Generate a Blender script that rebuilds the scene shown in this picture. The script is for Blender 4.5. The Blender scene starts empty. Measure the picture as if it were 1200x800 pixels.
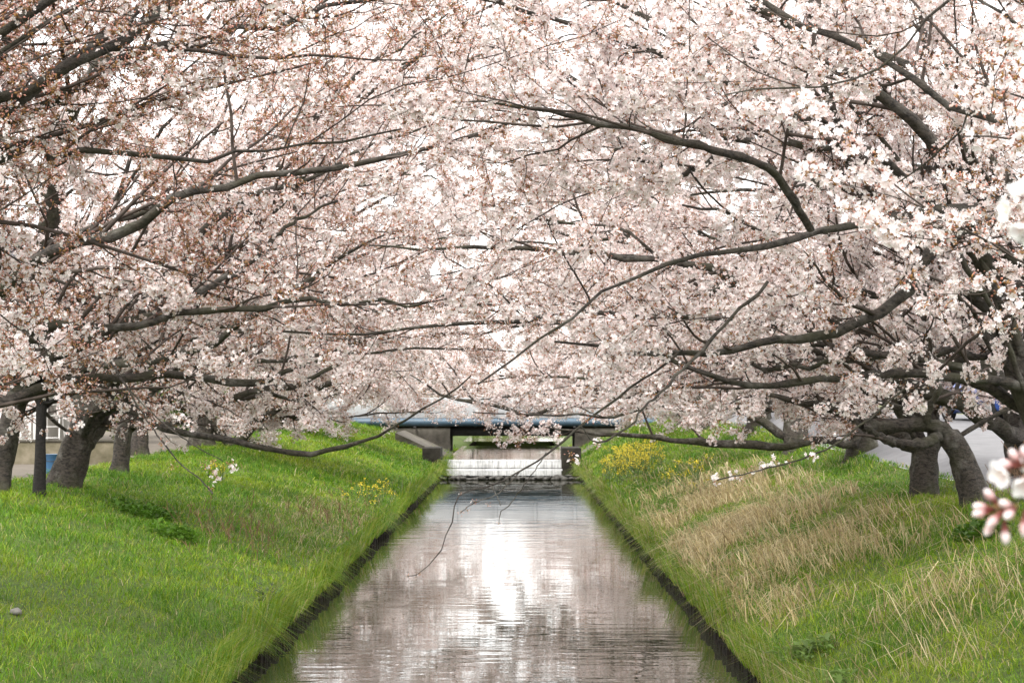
import bpy, math, time
import numpy as np
T0 = time.time()
R = math.radians
C = bpy.context.scene.collection
sc = bpy.context.scene

# ------------------------------------------------------------------ camera, sky, sun, exposure
F = 2333.0                      # focal length in photo pixels (70 mm on 36 mm)
EYE = 3.0                       # eye height above the canal water
HX, HY = 604.0, 470.0           # where the canal's axis and the horizon meet in the photo
cam = bpy.data.cameras.new('camera')
cam.lens = 70.0; cam.sensor_width = 36.0
cam.clip_start = 0.1; cam.clip_end = 3000
cam.dof.use_dof = True; cam.dof.focus_distance = 22.0; cam.dof.aperture_fstop = 9.0
cam_o = bpy.data.objects.new('camera', cam); C.objects.link(cam_o)
cam_o.location = (0, 0, EYE)
cam_o.rotation_euler = (R(90) + math.atan(70 / F), 0, math.atan(4 / F))
sc.camera = cam_o

SUN_EL, SUN_AZ = R(55), R(205)   # high behind the camera, veiled by thin cloud
w = bpy.data.worlds.new('World'); sc.world = w; w.use_nodes = True
nt = w.node_tree; nt.nodes.clear()
sky = nt.nodes.new('ShaderNodeTexSky'); sky.sky_type = 'NISHITA'; sky.sun_disc = False
sky.sun_elevation = SUN_EL; sky.sun_rotation = SUN_AZ; sky.dust_density = 3.0; sky.air_density = 1.0
mixw = nt.nodes.new('ShaderNodeMix'); mixw.data_type = 'RGBA'; mixw.inputs['Factor'].default_value = 0.80
mixw.inputs['B'].default_value = (10.75, 10.45, 10.15, 1)    # thin bright overcast
nt.links.new(sky.outputs['Color'], mixw.inputs['A'])
bg = nt.nodes.new('ShaderNodeBackground'); bg.inputs['Strength'].default_value = 0.13
out = nt.nodes.new('ShaderNodeOutputWorld')
nt.links.new(mixw.outputs['Result'], bg.inputs['Color']); nt.links.new(bg.outputs['Background'], out.inputs['Surface'])

sun = bpy.data.lights.new('sun', 'SUN'); sun.energy = 1.5; sun.angle = R(18); sun.color = (1, .97, .93)
sun_o = bpy.data.objects.new('sun', sun); C.objects.link(sun_o)
sun_o.rotation_euler = (R(90) - SUN_EL, 0, R(180) - SUN_AZ)
sun_o.location = (0, 0, 40)
vs = sc.view_settings
vs.view_transform = 'Standard'; vs.look = 'None'; vs.exposure = 1.18; vs.gamma = 1.0; vs.use_curve_mapping = False
try:
    sc.cycles.max_bounces = 6; sc.cycles.diffuse_bounces = 4; sc.cycles.transmission_bounces = 3; sc.cycles.glossy_bounces = 2
    sc.cycles.caustics_reflective = False; sc.cycles.caustics_refractive = False
except Exception: pass

# ------------------------------------------------------------------ helpers
TRI = [0]
def at(px, py, d):
    """place at distance d along the canal for a spot measured in the photograph"""
    return np.array([(px - HX) / F * d, d, EYE - (py - HY) / F * d])

def link(name, me, mat=None, parent=None, **props):
    o = bpy.data.objects.new(name, me); C.objects.link(o)
    if mat is not None and me is not None: me.materials.append(mat)
    if parent is not None: o.parent = parent
    for k, v in props.items(): o[k] = v
    return o

def mesh(name, v, facesets, col=None, smooth=False):
    me = bpy.data.meshes.new(name)
    v = np.ascontiguousarray(v, dtype=np.float32)
    me.vertices.add(len(v)); me.vertices.foreach_set('co', v.ravel())
    if not isinstance(facesets, (list, tuple)): facesets = [facesets]
    facesets = [np.asarray(f, dtype=np.int32) for f in facesets if len(f)]
    nl = sum(f.size for f in facesets); nf = sum(len(f) for f in facesets)
    me.loops.add(nl); me.polygons.add(nf)
    me.loops.foreach_set('vertex_index', np.concatenate([f.ravel() for f in facesets]))
    tot = np.concatenate([np.full(len(f), f.shape[1], np.int32) for f in facesets])
    st = np.concatenate([[0], np.cumsum(tot)[:-1]]).astype(np.int32)
    me.polygons.foreach_set('loop_start', st)
    try: me.polygons.foreach_set('loop_total', tot)
    except Exception: pass
    if smooth: me.polygons.foreach_set('use_smooth', np.ones(nf, bool))
    if col is not None:
        a = me.color_attributes.new('tint', 'FLOAT_COLOR', 'POINT')
        c4 = np.ones((len(v), 4), np.float32); c4[:, :3] = col
        a.data.foreach_set('color', c4.ravel())
    me.update(calc_edges=True)
    TRI[0] += int((tot - 2).sum())
    return me

class MB:
    """collects boxes, tubes and prisms into one mesh"""
    def __init__(s): s.v = []; s.q = []; s.t = []; s.n = 0
    def add(s, v, q=(), t=()):
        v = np.asarray(v, float); s.v.append(v)
        if len(q): s.q.append(np.asarray(q) + s.n)
        if len(t): s.t.append(np.asarray(t) + s.n)
        s.n += len(v)
    def box(s, x0, x1, y0, y1, z0, z1, rz=0, c=None):
        v = np.array([[x, y, z] for x in (x0, x1) for y in (y0, y1) for z in (z0, z1)], float)
        if rz:
            c = v.mean(0) if c is None else np.array(c); a = v - c
            v = np.stack([a[:, 0]*math.cos(rz) - a[:, 1]*math.sin(rz), a[:, 0]*math.sin(rz) + a[:, 1]*math.cos(rz), a[:, 2]], 1) + c
        s.add(v, [[0,1,3,2],[4,6,7,5],[0,4,5,1],[2,3,7,6],[0,2,6,4],[1,5,7,3]])
        return s
    def tube(s, pts, rad, sides=8):
        pts = np.asarray(pts, float); rad = np.broadcast_to(np.asarray(rad, float), (len(pts),))
        v, q = tubes(pts[None], rad[None], sides)
        s.add(v, q)
        n = len(pts)
        c0 = pts[0]; c1 = pts[-1]
        s.add(np.vstack([v[:sides], [c0]]), t=[[(k+1) % sides, k, sides] for k in range(sides)])
        s.add(np.vstack([v[-sides:], [c1]]), t=[[k, (k+1) % sides, sides] for k in range(sides)])
        return s
    def prism(s, prof, axis_pts):
        """closed 2D profile swept between two offset vectors"""
        prof = np.asarray(prof, float); n = len(prof)
        a = prof + np.asarray(axis_pts[0]); b = prof + np.asarray(axis_pts[1])
        q = [[k, (k+1) % n, n + (k+1) % n, n + k] for k in range(n)]
        s.add(np.vstack([a, b]), q)
        ca, cb = a.mean(0), b.mean(0)
        s.add(np.vstack([a, [ca]]), t=[[(k+1) % n, k, n] for k in range(n)])
        s.add(np.vstack([b, [cb]]), t=[[k, (k+1) % n, n] for k in range(n)])
        return s
    def build(s, name, mat, parent=None, smooth=False, bevel=0, **props):
        fs = []
        if s.q: fs.append(np.vstack(s.q))
        if s.t: fs.append(np.vstack(s.t))
        o = link(name, mesh(name, np.vstack(s.v), fs, smooth=smooth), mat, parent, **props)
        if bevel:
            m = o.modifiers.new('bevel', 'BEVEL'); m.width = bevel; m.segments = 2; m.limit_method = 'ANGLE'
        return o

def nrm(a): return a / np.maximum(np.linalg.norm(a, axis=-1, keepdims=True), 1e-9)

def tubes(pts, rad, sides):
    """pts (B,n,3), rad (B,n) -> verts, quads"""
    B, n, _ = pts.shape
    t = np.empty_like(pts)
    t[:, 1:-1] = pts[:, 2:] - pts[:, :-2]; t[:, 0] = pts[:, 1] - pts[:, 0]; t[:, -1] = pts[:, -1] - pts[:, -2]
    t = nrm(t); m = nrm(pts[:, -1] - pts[:, 0])
    ref = np.where(np.abs(m[:, 2:3]) > .75, np.array([[1., .2, 0]]), np.array([[0., 0, 1]]))[:, None, :]
    u = nrm(np.cross(t, ref)); vv = np.cross(t, u)
    a = np.arange(sides) * 2 * math.pi / sides
    v = pts[:, :, None, :] + rad[:, :, None, None] * (u[:, :, None, :] * np.cos(a)[None, None, :, None] + vv[:, :, None, :] * np.sin(a)[None, None, :, None])
    k = np.arange(sides); k2 = (k + 1) % sides
    i = np.arange(n - 1)
    base = (np.arange(B) * n * sides)[:, None, None]
    r0 = (i * sides)[None, :, None]
    q = np.stack([base + r0 + k, base + r0 + k2, base + r0 + sides + k2, base + r0 + sides + k], -1).reshape(-1, 4)
    return v.reshape(-1, 3), q

def vnoise(x, y, seed=0):
    xi = np.floor(x).astype(np.int64); yi = np.floor(y).astype(np.int64)
    fx = x - xi; fy = y - yi; fx = fx*fx*(3 - 2*fx); fy = fy*fy*(3 - 2*fy)
    def h(a, b):
        n = (a * 374761393 + b * 668265263 + seed * 1274126177) & 0xffffffff
        n = ((n ^ (n >> 13)) * 1274126177) & 0xffffffff
        return ((n ^ (n >> 16)) & 0xffff) / 65535.0
    return (h(xi, yi)*(1-fx) + h(xi+1, yi)*fx)*(1-fy) + (h(xi, yi+1)*(1-fx) + h(xi+1, yi+1)*fx)*fy
def fnoise(x, y, seed=0): return .55*vnoise(x, y, seed) + .3*vnoise(x*2.1, y*2.1, seed+1) + .15*vnoise(x*4.3, y*4.3, seed+2)
def sstep(a, b, x):
    t = np.clip((x - a) / (b - a), 0, 1); return t*t*(3 - 2*t)

# ------------------------------------------------------------------ materials
MATS = {}
def mat(name):
    m = bpy.data.materials.new(name); m.use_nodes = True
    n = m.node_tree; b = n.nodes['Principled BSDF']; MATS[name] = m
    return m, n, b
def nd(n, t, **kw):
    x = n.nodes.new(t)
    for k, v in kw.items():
        if k in x.inputs: x.inputs[k].default_value = v
        else: setattr(x, k, v)
    return x
def ramp(n, src, stops):
    r = n.nodes.new('ShaderNodeValToRGB'); e = r.color_ramp.elements
    while len(e) < len(stops): e.new(0.5)
    for k, (p, c) in enumerate(stops):
        e[k].position = p; e[k].color = (*c, 1) if len(c) == 3 else c
    n.links.new(src, r.inputs['Fac']); return r
def plain(name, c0, c1=None, rough=.7, scale=6, bump=0.0, metal=0, detail=6, stretch=(1, 1, 1), bscale=None):
    m, n, b = mat(name)
    tc = nd(n, 'ShaderNodeTexCoord'); mp = nd(n, 'ShaderNodeMapping'); mp.inputs['Scale'].default_value = stretch
    n.links.new(tc.outputs['Object'], mp.inputs['Vector'])
    no = nd(n, 'ShaderNodeTexNoise', Scale=scale, Detail=detail, Roughness=.62)
    n.links.new(mp.outputs['Vector'], no.inputs['Vector'])
    c1 = c1 or tuple(x*.72 for x in c0)
    r = ramp(n, no.outputs['Fac'], [(.32, c1), (.68, c0)])
    n.links.new(r.outputs['Color'], b.inputs['Base Color'])
    b.inputs['Roughness'].default_value = rough; b.inputs['Metallic'].default_value = metal
    if bump:
        n2 = nd(n, 'ShaderNodeTexNoise', Scale=bscale or scale*5, Detail=6)
        n.links.new(mp.outputs['Vector'], n2.inputs['Vector'])
        bp = nd(n, 'ShaderNodeBump', Strength=bump, Distance=.02)
        n.links.new(n2.outputs['Fac'], bp.inputs['Height']); n.links.new(bp.outputs['Normal'], b.inputs['Normal'])
    b.inputs['Specular IOR Level'].default_value = .5 if rough < .7 else .15
    return m

def leafy(name, transl=.35, rough=.55, spec=.25):
    """thin petal / blade surface, its own colour from the mesh, letting some light through"""
    m, n, b = mat(name)
    at_ = nd(n, 'ShaderNodeAttribute', attribute_name='tint')
    n.links.new(at_.outputs['Color'], b.inputs['Base Color'])
    b.inputs['Roughness'].default_value = rough; b.inputs['Specular IOR Level'].default_value = spec
    tr = nd(n, 'ShaderNodeBsdfTranslucent'); n.links.new(at_.outputs['Color'], tr.inputs['Color'])
    mx = nd(n, 'ShaderNodeMixShader', Fac=transl)
    n.links.new(b.outputs['BSDF'], mx.inputs[1]); n.links.new(tr.outputs['BSDF'], mx.inputs[2])
    n.links.new(mx.outputs['Shader'], n.nodes['Material Output'].inputs['Surface'])
    return m
PETAL = leafy('petal', .27, .6, .1)
BUD = leafy('bud', .2, .5, .3)
BLADE = leafy('grass_blade', .40, .45, .3)

def bark(name, dark, light, lichen, moss):
    m, n, b = mat(name)
    tc = nd(n, 'ShaderNodeTexCoord')
    mp = nd(n, 'ShaderNodeMapping'); mp.inputs['Scale'].default_value = (13, 13, 26)
    n.links.new(tc.outputs['Object'], mp.inputs['Vector'])
    n1 = nd(n, 'ShaderNodeTexNoise', Scale=1.0, Detail=10, Roughness=.75); n.links.new(mp.outputs['Vector'], n1.inputs['Vector'])
    n2 = nd(n, 'ShaderNodeTexNoise', Scale=3.2, Detail=7, Roughness=.7); n.links.new(tc.outputs['Object'], n2.inputs['Vector'])
    n3 = nd(n, 'ShaderNodeTexNoise', Scale=1.3, Detail=6, Roughness=.65); n.links.new(tc.outputs['Object'], n3.inputs['Vector'])
    r1 = ramp(n, n1.outputs['Fac'], [(.40, dark), (.58, light)])
    r2 = ramp(n, n2.outputs['Fac'], [(.52, (0, 0, 0)), (.66, (.9, .9, .9))])
    r3 = ramp(n, n3.outputs['Fac'], [(.47, (0, 0, 0)), (.66, (.8, .8, .8))])
    m1 = nd(n, 'ShaderNodeMix', data_type='RGBA'); n.links.new(r2.outputs['Color'], m1.inputs['Factor'])
    n.links.new(r1.outputs['Color'], m1.inputs['A']); m1.inputs['B'].default_value = (*lichen, 1)
    m2 = nd(n, 'ShaderNodeMix', data_type='RGBA'); n.links.new(r3.outputs['Color'], m2.inputs['Factor'])
    n.links.new(m1.outputs['Result'], m2.inputs['A']); m2.inputs['B'].default_value = (*moss, 1)
    n.links.new(m2.outputs['Result'], b.inputs['Base Color']); b.inputs['Roughness'].default_value = .85
    bp = nd(n, 'ShaderNodeBump', Strength=1.0, Distance=.06); n.links.new(n1.outputs['Fac'], bp.inputs['Height'])
    n.links.new(bp.outputs['Normal'], b.inputs['Normal'])
    return m
BARK = bark('cherry_bark', (.011, .009, .007), (.082, .067, .053), (.17, .16, .14), (.050, .050, .021))
DEADBARK = bark('dark_bark', (.004, .003, .003), (.018, .014, .012), (.024, .022, .019), (.012, .012, .008))
TWIG = plain('twig_bark', (.095, .076, .066), (.035, .027, .022), .8, 9)

# ------------------------------------------------------------------ ground, banks, water
XL, XR = -2.95, 2.55
def gz(x, y):
    x = np.asarray(x, float); y = np.asarray(y, float)
    far = sstep(35, 95, y)
    sl = np.clip((-x + XL) / 5.3, 0, 1.0); sr = np.clip((x - XR) / 3.8, 0, 1.0)
    zl = .20 + (1.27 + .45*far) * (1 - (1 - sl)**1.25)
    zr = .20 + (1.27 + .35*far) * (1 - (1 - sr)**1.35)
    road = sstep(6.6, 8.2, x) * (.25 + .75*sstep(24, 60, y))
    z = np.where(x < 0, zl, zr + road)
    bump = (fnoise(x*.9, y*.5, 7) - .5) * .16 + (fnoise(x*3, y*1.7, 9) - .5) * .07
    amp = np.where(x < 0, sstep(0.0, .12, sl) * (1 - sstep(8.6, 9.4, -x)), sstep(0, .12, sr) * (1 - sstep(6.6, 7.4, x)))
    return z + bump * amp

def sheet(name, xs, ys, m, dz=0, **props):
    X, Y = np.meshgrid(xs, ys); Z = gz(X, Y) + dz
    v = np.stack([X, Y, Z], -1).reshape(-1, 3); nx = len(xs)
    i, j = np.meshgrid(np.arange(len(ys)-1), np.arange(nx-1), indexing='ij'); a = (i*nx + j).ravel()
    f = np.stack([a, a+1, a+nx+1, a+nx], 1)
    return link(name, mesh(name, v, f, smooth=True), m, kind='structure', **props)

YS = np.concatenate([np.arange(-12, 60, .4), np.arange(60, 150, 1.2), np.array([155, 170, 200, 260, 350, 500, 800])])
def turf(name, a, bcol, c, straw, sx):
    m, n, b = mat(name)
    tc = nd(n, 'ShaderNodeTexCoord')
    n1 = nd(n, 'ShaderNodeTexNoise', Scale=.7, Detail=8, Roughness=.7); n.links.new(tc.outputs['Object'], n1.inputs['Vector'])
    n2 = nd(n, 'ShaderNodeTexNoise', Scale=14, Detail=6, Roughness=.7); n.links.new(tc.outputs['Object'], n2.inputs['Vector'])
    r1 = ramp(n, n1.outputs['Fac'], [(.3, a), (.5, bcol), (.7, c)])
    r2 = ramp(n, n2.outputs['Fac'], [(.35, (.35, .35, .35)), (.65, (1.1, 1.1, 1.1))])
    mu = nd(n, 'ShaderNodeMix', data_type='RGBA', blend_type='MULTIPLY'); mu.inputs['Factor'].default_value = 1
    n.links.new(r1.outputs['Color'], mu.inputs['A']); n.links.new(r2.outputs['Color'], mu.inputs['B'])
    n.links.new(mu.outputs['Result'], b.inputs['Base Color']); b.inputs['Roughness'].default_value = .9
    bp = nd(n, 'ShaderNodeBump', Strength=1, Distance=.06); n.links.new(n2.outputs['Fac'], bp.inputs['Height']); n.links.new(bp.outputs['Normal'], b.inputs['Normal'])
    return m
TURF = turf('turf', (.055, .11, .005), (.09, .15, .007), (.12, .165, .012), None, 0)
PATH = plain('packed_path', (.17, .15, .125), (.12, .105, .085), .9, 3, .3)
ASPH = plain('pale_asphalt', (.20, .20, .205), (.155, .155, .16), .85, 2, .3, bscale=60)
EARTH = plain('wet_earth', (.05, .04, .028), (.025, .02, .014), .9, 5, .8)
GROUND = plain('far_ground', (.16, .17, .09), (.11, .12, .06), .95, .4)

sheet('bank_left', np.arange(-9.5, XL + .01, .25)[::1].tolist() + [XL], YS, TURF)
sheet('bank_right', [XR] + np.arange(XR + .1, 7.4, .25).tolist() + [7.4], YS, TURF)
sheet('path_left', [-16, -13, -11, -9.5], YS, PATH, .004)
sheet('road_right', [7.4, 8.2, 9.5, 11, 13.5], YS, ASPH, .004)
sheet('ground_left', [-600, -200, -60, -25, -16], YS, GROUND, .0)
sheet('ground_right', [13.5, 25, 60, 200, 600], YS, GROUND, .0)
MB().box(-10, 10, -14, 800, -1.5, -.9).build('canal_bed', EARTH, kind='structure')
# bank faces under the turf lip, behind the boards
MB().box(-3.6, XL - .03, -12, 150, -.9, .16).build('bank_face_left', EARTH, kind='structure')
MB().box(XR + .03, 3.2, -12, 150, -.9, .16).build('bank_face_right', EARTH, kind='structure')

def water_mat():
    m, n, b = mat('canal_water')
    b.inputs['Base Color'].default_value = (.030, .032, .020, 1)
    b.inputs['Roughness'].default_value = .02; b.inputs['IOR'].default_value = 1.333
    b.inputs['Specular IOR Level'].default_value = .62
    tc = nd(n, 'ShaderNodeTexCoord')
    def tex(sx, sy, detail, rough):
        mp = nd(n, 'ShaderNodeMapping'); mp.inputs['Scale'].default_value = (sx, sy, 1)
        n.links.new(tc.outputs['Object'], mp.inputs['Vector'])
        t = nd(n, 'ShaderNodeTexNoise', Scale=1, Detail=detail, Roughness=rough); n.links.new(mp.outputs['Vector'], t.inputs['Vector']); return t
    fine = tex(1.3, 4.2, 1.5, .5); mid = tex(.45, 1.3, 1, .5); patch = tex(.10, .16, 3, .5)
    r = ramp(n, patch.outputs['Fac'], [(.38, (.35, .35, .35)), (.64, (1, 1, 1))])
    # a strip of catspaw ripple lies across the canal about 45 m off
    sep = nd(n, 'ShaderNodeSeparateXYZ'); n.links.new(tc.outputs['Object'], sep.inputs['Vector'])
    mr = nd(n, 'ShaderNodeMapRange'); n.links.new(sep.outputs['Y'], mr.inputs['Value'])
    for k, v in (('From Min', 38), ('From Max', 52), ('To Min', 0), ('To Max', 1)): mr.inputs[k].default_value = v
    rb = ramp(n, mr.outputs['Result'], [(0, (0, 0, 0)), (.45, (.9, .9, .9)), (.55, (.9, .9, .9)), (1, (0, 0, 0))])
    def mth(op, a, bb):
        x = nd(n, 'ShaderNodeMath', operation=op)
        for k, s in enumerate((a, bb)):
            if isinstance(s, (int, float)): x.inputs[k].default_value = s
            else: n.links.new(s, x.inputs[k])
        return x.outputs[0]
    amp = mth('ADD', r.outputs['Color'], rb.outputs['Color'])
    hgt = mth('MULTIPLY', mth('ADD', fine.outputs['Fac'], mth('MULTIPLY', mid.outputs['Fac'], 1.6)), amp)
    bp = nd(n, 'ShaderNodeBump', Strength=.35, Distance=.010); n.links.new(hgt, bp.inputs['Height'])
    n.links.new(bp.outputs['Normal'], b.inputs['Normal'])
    return m
WATER = water_mat()
def flat(name, x0, x1, y0, y1, z, m, **p):
    return link(name, mesh(name, [[x0, y0, z], [x1, y0, z], [x1, y1, z], [x0, y1, z]], np.array([[0, 1, 2, 3]])), m, **p)
flat('water', XL - .06, XR + .06, -14, 76.1, 0, WATER, kind='structure')
flat('water_pool', XL - .02, XR + .02, 76.1, 85.0, .16, WATER, kind='structure')
flat('water_upper', XL - .02, XR + .02, 85.3, 112.0, .50, WATER, kind='structure')
flat('water_far', XL - .02, XR + .02, 112.3, 166.0, .74, WATER, kind='structure')

MB().box(-9.4, 7.3, 166, 800, -.9, 1.6).build('ground_far', TURF, kind='structure')

# ------------------------------------------------------------------ timber boards along both water edges
rng = np.random.default_rng(11)
BOARD = plain('wet_timber', (.024, .019, .014), (.007, .006, .005), .95, 7, .6, stretch=(1, 1, .25))
def revetment(x, side, y0, y1, yend, label):
    root = link('timber_revetment', None, label=label, category='revetment', group='boarded canal edges'); root.location = (x, y0, 0)
    protos = []
    for k in range(5):
        h = .14 + rng.uniform(-.05, .03); wd = .128
        b = MB(); tk = .035 + rng.uniform(0, .02)
        prof = np.array([[0, 0, -.5], [0, wd, -.5], [0, wd, h - rng.uniform(0, .02)], [0, wd*.5, h + .012], [0, 0, h - rng.uniform(0, .03)]])
        b.prism(prof, ([0, 0, 0], [side*tk, 0, 0]))
        protos.append(mesh('plank', np.vstack(b.v), [np.vstack(b.q), np.vstack(b.t)])); protos[-1].materials.append(BOARD)
    y = y0
    while y < y1:
        o = link('plank', protos[rng.integers(5)], None, root)
        o.location = (rng.uniform(-.02, .02) + .07*(float(fnoise(np.array([y*.5]), np.array([x]), 5)[0]) - .5)*2, y - y0, rng.uniform(-.06, .05)); o.rotation_euler = (rng.normal(0, .03), rng.normal(0, .06), 0); y += .14
    b = MB()
    while y < yend:
        h = .09 + rng.uniform(-.06, .05); ox = .12*(float(fnoise(np.array([y*.5]), np.array([x]), 5)[0]) - .5); b.box(ox, ox + side*.04, y - y0, y - y0 + .13, -.5, h); y += .14
    b.build('plank_row', BOARD, root, kind='stuff')
revetment(XL, 1, 14, 46, 76, 'dark upright boards lining the canal under the plain green bank')
revetment(XR, -1, 14, 46, 76, 'dark upright boards lining the canal under the straw coloured bank')

# ------------------------------------------------------------------ grass
def blades(P, L, Wd, lean, col, droop, rngb, az=None):
    """P (N,3) roots -> bent three-triangle blades"""
    N = len(P); az = rngb.uniform(0, 2*math.pi, N) if az is None else az
    face = rngb.uniform(-1.3, 1.3, N)                       # blade width roughly across the view, varied
    s = np.stack([np.cos(face), np.sin(face), np.zeros(N)], 1) * (Wd*.5)[:, None]
    hd = np.stack([np.cos(az), np.sin(az), np.zeros(N)], 1)
    up = np.array([0, 0, 1.])
    mid = P + up*(L*.55)[:, None] + hd*(L*lean*.35)[:, None]
    tip = P + up*(L*(1 - droop))[:, None] + hd*(L*(lean + droop*.6))[:, None]
    v = np.stack([P - s, P + s, mid + s*.75, mid - s*.75, tip], 1).reshape(-1, 3)
    b = (np.arange(N)*5)[:, None]
    c = np.repeat(col, 5, 0).reshape(N, 5, 3).copy()
    return v, b + np.array([[0, 1, 2, 3]]), b + np.array([[3, 2, 4]]), c.reshape(-1, 3)

GREEN = np.array([[.125, .245, .007], [.205, .285, .010], [.070, .170, .008], [.29, .32, .05], [.13, .24, .03]])
STRAW = np.array([[.58, .47, .26], [.46, .36, .18], [.66, .56, .35], [.36, .27, .14]])
def grass_for(side, n, seed):
    g = np.random.default_rng(seed)
    y = 13.5 * (112/13.5)**(g.random(n)**1.15)
    if side < 0: x = XL - .02 - g.random(n)**.9 * 6.6
    else: x = XR + .02 + g.random(n)**.9 * 4.9
    vis = np.abs(x) < .285*y + .9
    x, y = x[vis], y[vis]; n = len(x)
    P = np.stack([x, y, gz(x, y) - .015], 1)
    clump = fnoise(x*1.1, y*.8, seed); big = fnoise(x*.35 + 9, y*.22, seed + 5); fine = vnoise(x*5, y*3.2, seed + 8)
    far = np.clip(y/22, 1, 4.5)
    L = (.04 + .26*clump*fine*vnoise(x*11, y*7, seed + 40) + .05*g.random(n)) * far**.3
    dark = (fnoise(x*.8 + 3, y*.6, seed + 21) > .63)
    L = np.where(dark, L*1.45, L)
    Wd = .0062 * far**.95 * g.uniform(.7, 1.5, n)
    k = np.clip((big*1.5 - .25 + g.normal(0, .20, n))*3, 0, 2.99).astype(int)
    sel = np.array([2, 0, 1])[k]
    sel = np.where(g.random(n) < .10, 3, np.where(g.random(n) < .10, 4, sel)); sel = np.where(dark & (g.random(n) < .6), 2, sel)
    col = GREEN[sel] * g.uniform(.6, 1.55, (n, 1))
    # some dead blades through the sward
    dead = g.random(n) < (.012 if side < 0 else .04) + (.04 if side < 0 else .08)*(fnoise(x*1.7, y*1.1, seed + 31) > .66)
    if side > 0:
        zone = np.exp(-((y - 33)/9.5)**2) * sstep(2.5, 3.2, x) * (1 - sstep(5.2, 6.2, x))
        dead |= g.random(n) < .05*zone
    else:
        zone = np.exp(-((y - 42)/7)**2) * np.exp(-((x + 4.0)/1.0)**2); dead |= g.random(n) < .3*zone
    col = np.where(dead[:, None], STRAW[g.integers(0, 4, n)]*.8, col)
    L = np.where(dead, L*1.3, L)
    return blades(P, L, Wd, g.uniform(.1, 1.5, n), col, g.uniform(0, .75, n), g)

def edge_grass(side, n, seed):
    """long blades rooted on the lip and hanging over the boards"""
    g = np.random.default_rng(seed)
    y = 13.5 * (90/13.5)**(g.random(n)**1.1)
    ex = XL if side < 0 else XR
    x = ex + side*(g.uniform(-.09, .24, n))
    keep = g.random(n) < .22 + .95*sstep(.40, .62, fnoise(y*.9, y*0 + 3, seed))
    x, y = x[keep], y[keep]; n = len(x)
    P = np.stack([x, y, gz(x, y) - .01 - .05*g.random(n)], 1); far = np.clip(y/22, 1, 4)
    L = g.uniform(.10, .34, n) * (1 + 1.0*sstep(.56, .74, fnoise(y*1.3, y*0 + 5, seed + 9))) * (1 + .5*vnoise(y*.7, y*0, seed + 2)); Wd = .0062*far**.9*g.uniform(.7, 1.4, n)
    az = np.where(side < 0, 0, math.pi) + g.normal(0, .8, n)
    col = GREEN[g.integers(0, 5, n)] * g.uniform(.7, 1.2, (n, 1))
    dead = g.random(n) < (.05 if side < 0 else .2); col = np.where(dead[:, None], STRAW[g.integers(0, 4, n)]*.7, col)
    return blades(P, L, Wd, g.uniform(.2, .9, n), col, g.uniform(.1, 1.2, n)*sstep(.3, .6, fnoise(y*.8, y*0 + 8, seed)) + .15, g, az)

def straw_for(n, seed):
    g = np.random.default_rng(seed)
    y = g.normal(33, 8.5, n*2); x = g.uniform(2.7, 6.0, n*2)
    dens = sstep(.36, .66, fnoise(x*1.2, y*.7, seed)) * np.exp(-((x - 3.8 - .02*(y - 30))/1.5)**2)
    ok = (y > 17) & (y < 60) & (g.random(n*2) < dens); x, y = x[ok], y[ok]; n = len(x)
    P = np.stack([x, y, gz(x, y) - .02], 1); far = np.clip(y/22, .8, 3)
    az = g.normal(math.pi, 1.3, n)
    return blades(P, g.uniform(.18, .56, n), .0105*far*g.uniform(.5, 1.5, n), g.uniform(.2, 1.6, n), STRAW[g.integers(0, 4, n)]*g.uniform(.7, 1.25, (n, 1)), g.uniform(.1, .95, n), g, az)

def joined(name, sets, m, **props):
    v = []; q = []; t = []; c = []; off = 0
    for (vv, qq, tt, cc) in sets:
        v.append(vv); q.append(qq + off); t.append(tt + off); c.append(cc); off += len(vv)
    return link(name, mesh(name, np.vstack(v), [np.vstack(q), np.vstack(t)], np.vstack(c)), m, **props)
joined('grass', [grass_for(-1, 190000, 3), edge_grass(-1, 17000, 4)], BLADE, kind='stuff', label='fresh green grass covering the plain green bank', category='grass')
joined('grass', [grass_for(1, 150000, 5), edge_grass(1, 20000, 6)], BLADE, kind='stuff', label='green grass covering the bank with the straw patches', category='grass')
joined('dry_grass', [straw_for(9000, 8)], BLADE, kind='stuff', label='tall pale straw bent over among the green grass', category='dry grass')

# ------------------------------------------------------------------ blossoming cherries
def catmull(P, n):
    P = np.asarray(P, float); Q = np.vstack([2*P[0] - P[1], P, 2*P[-1] - P[-2]])
    seg = np.linalg.norm(np.diff(P, axis=0), axis=1); cum = np.concatenate([[0], np.cumsum(seg)])
    s = np.linspace(0, cum[-1], n); k = np.clip(np.searchsorted(cum, s, 'right') - 1, 0, len(P) - 2)
    t = ((s - cum[k]) / np.maximum(seg[k], 1e-6))[:, None]
    p0, p1, p2, p3 = Q[k], Q[k+1], Q[k+2], Q[k+3]
    return .5*((2*p1) + (-p0 + p2)*t + (2*p0 - 5*p1 + 4*p2 - p3)*t**2 + (-p0 + 3*p1 - 3*p2 + p3)*t**3)

def grow(S, D, L, r0, r1, nseg, wander, trop, g):
    pts = [S]; d = nrm(D); p = S; st = (L / nseg)[:, None]
    for i in range(nseg):
        d = nrm(d + g.normal(0, wander, d.shape) + trop)
        p = p + d*st; pts.append(p)
    pts = np.stack(pts, 1); t = np.linspace(0, 1, nseg + 1)[None]
    return pts, r0[:, None]*(1 - t)**.8 + r1[:, None]*(1 - (1 - t)**.8)

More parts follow.
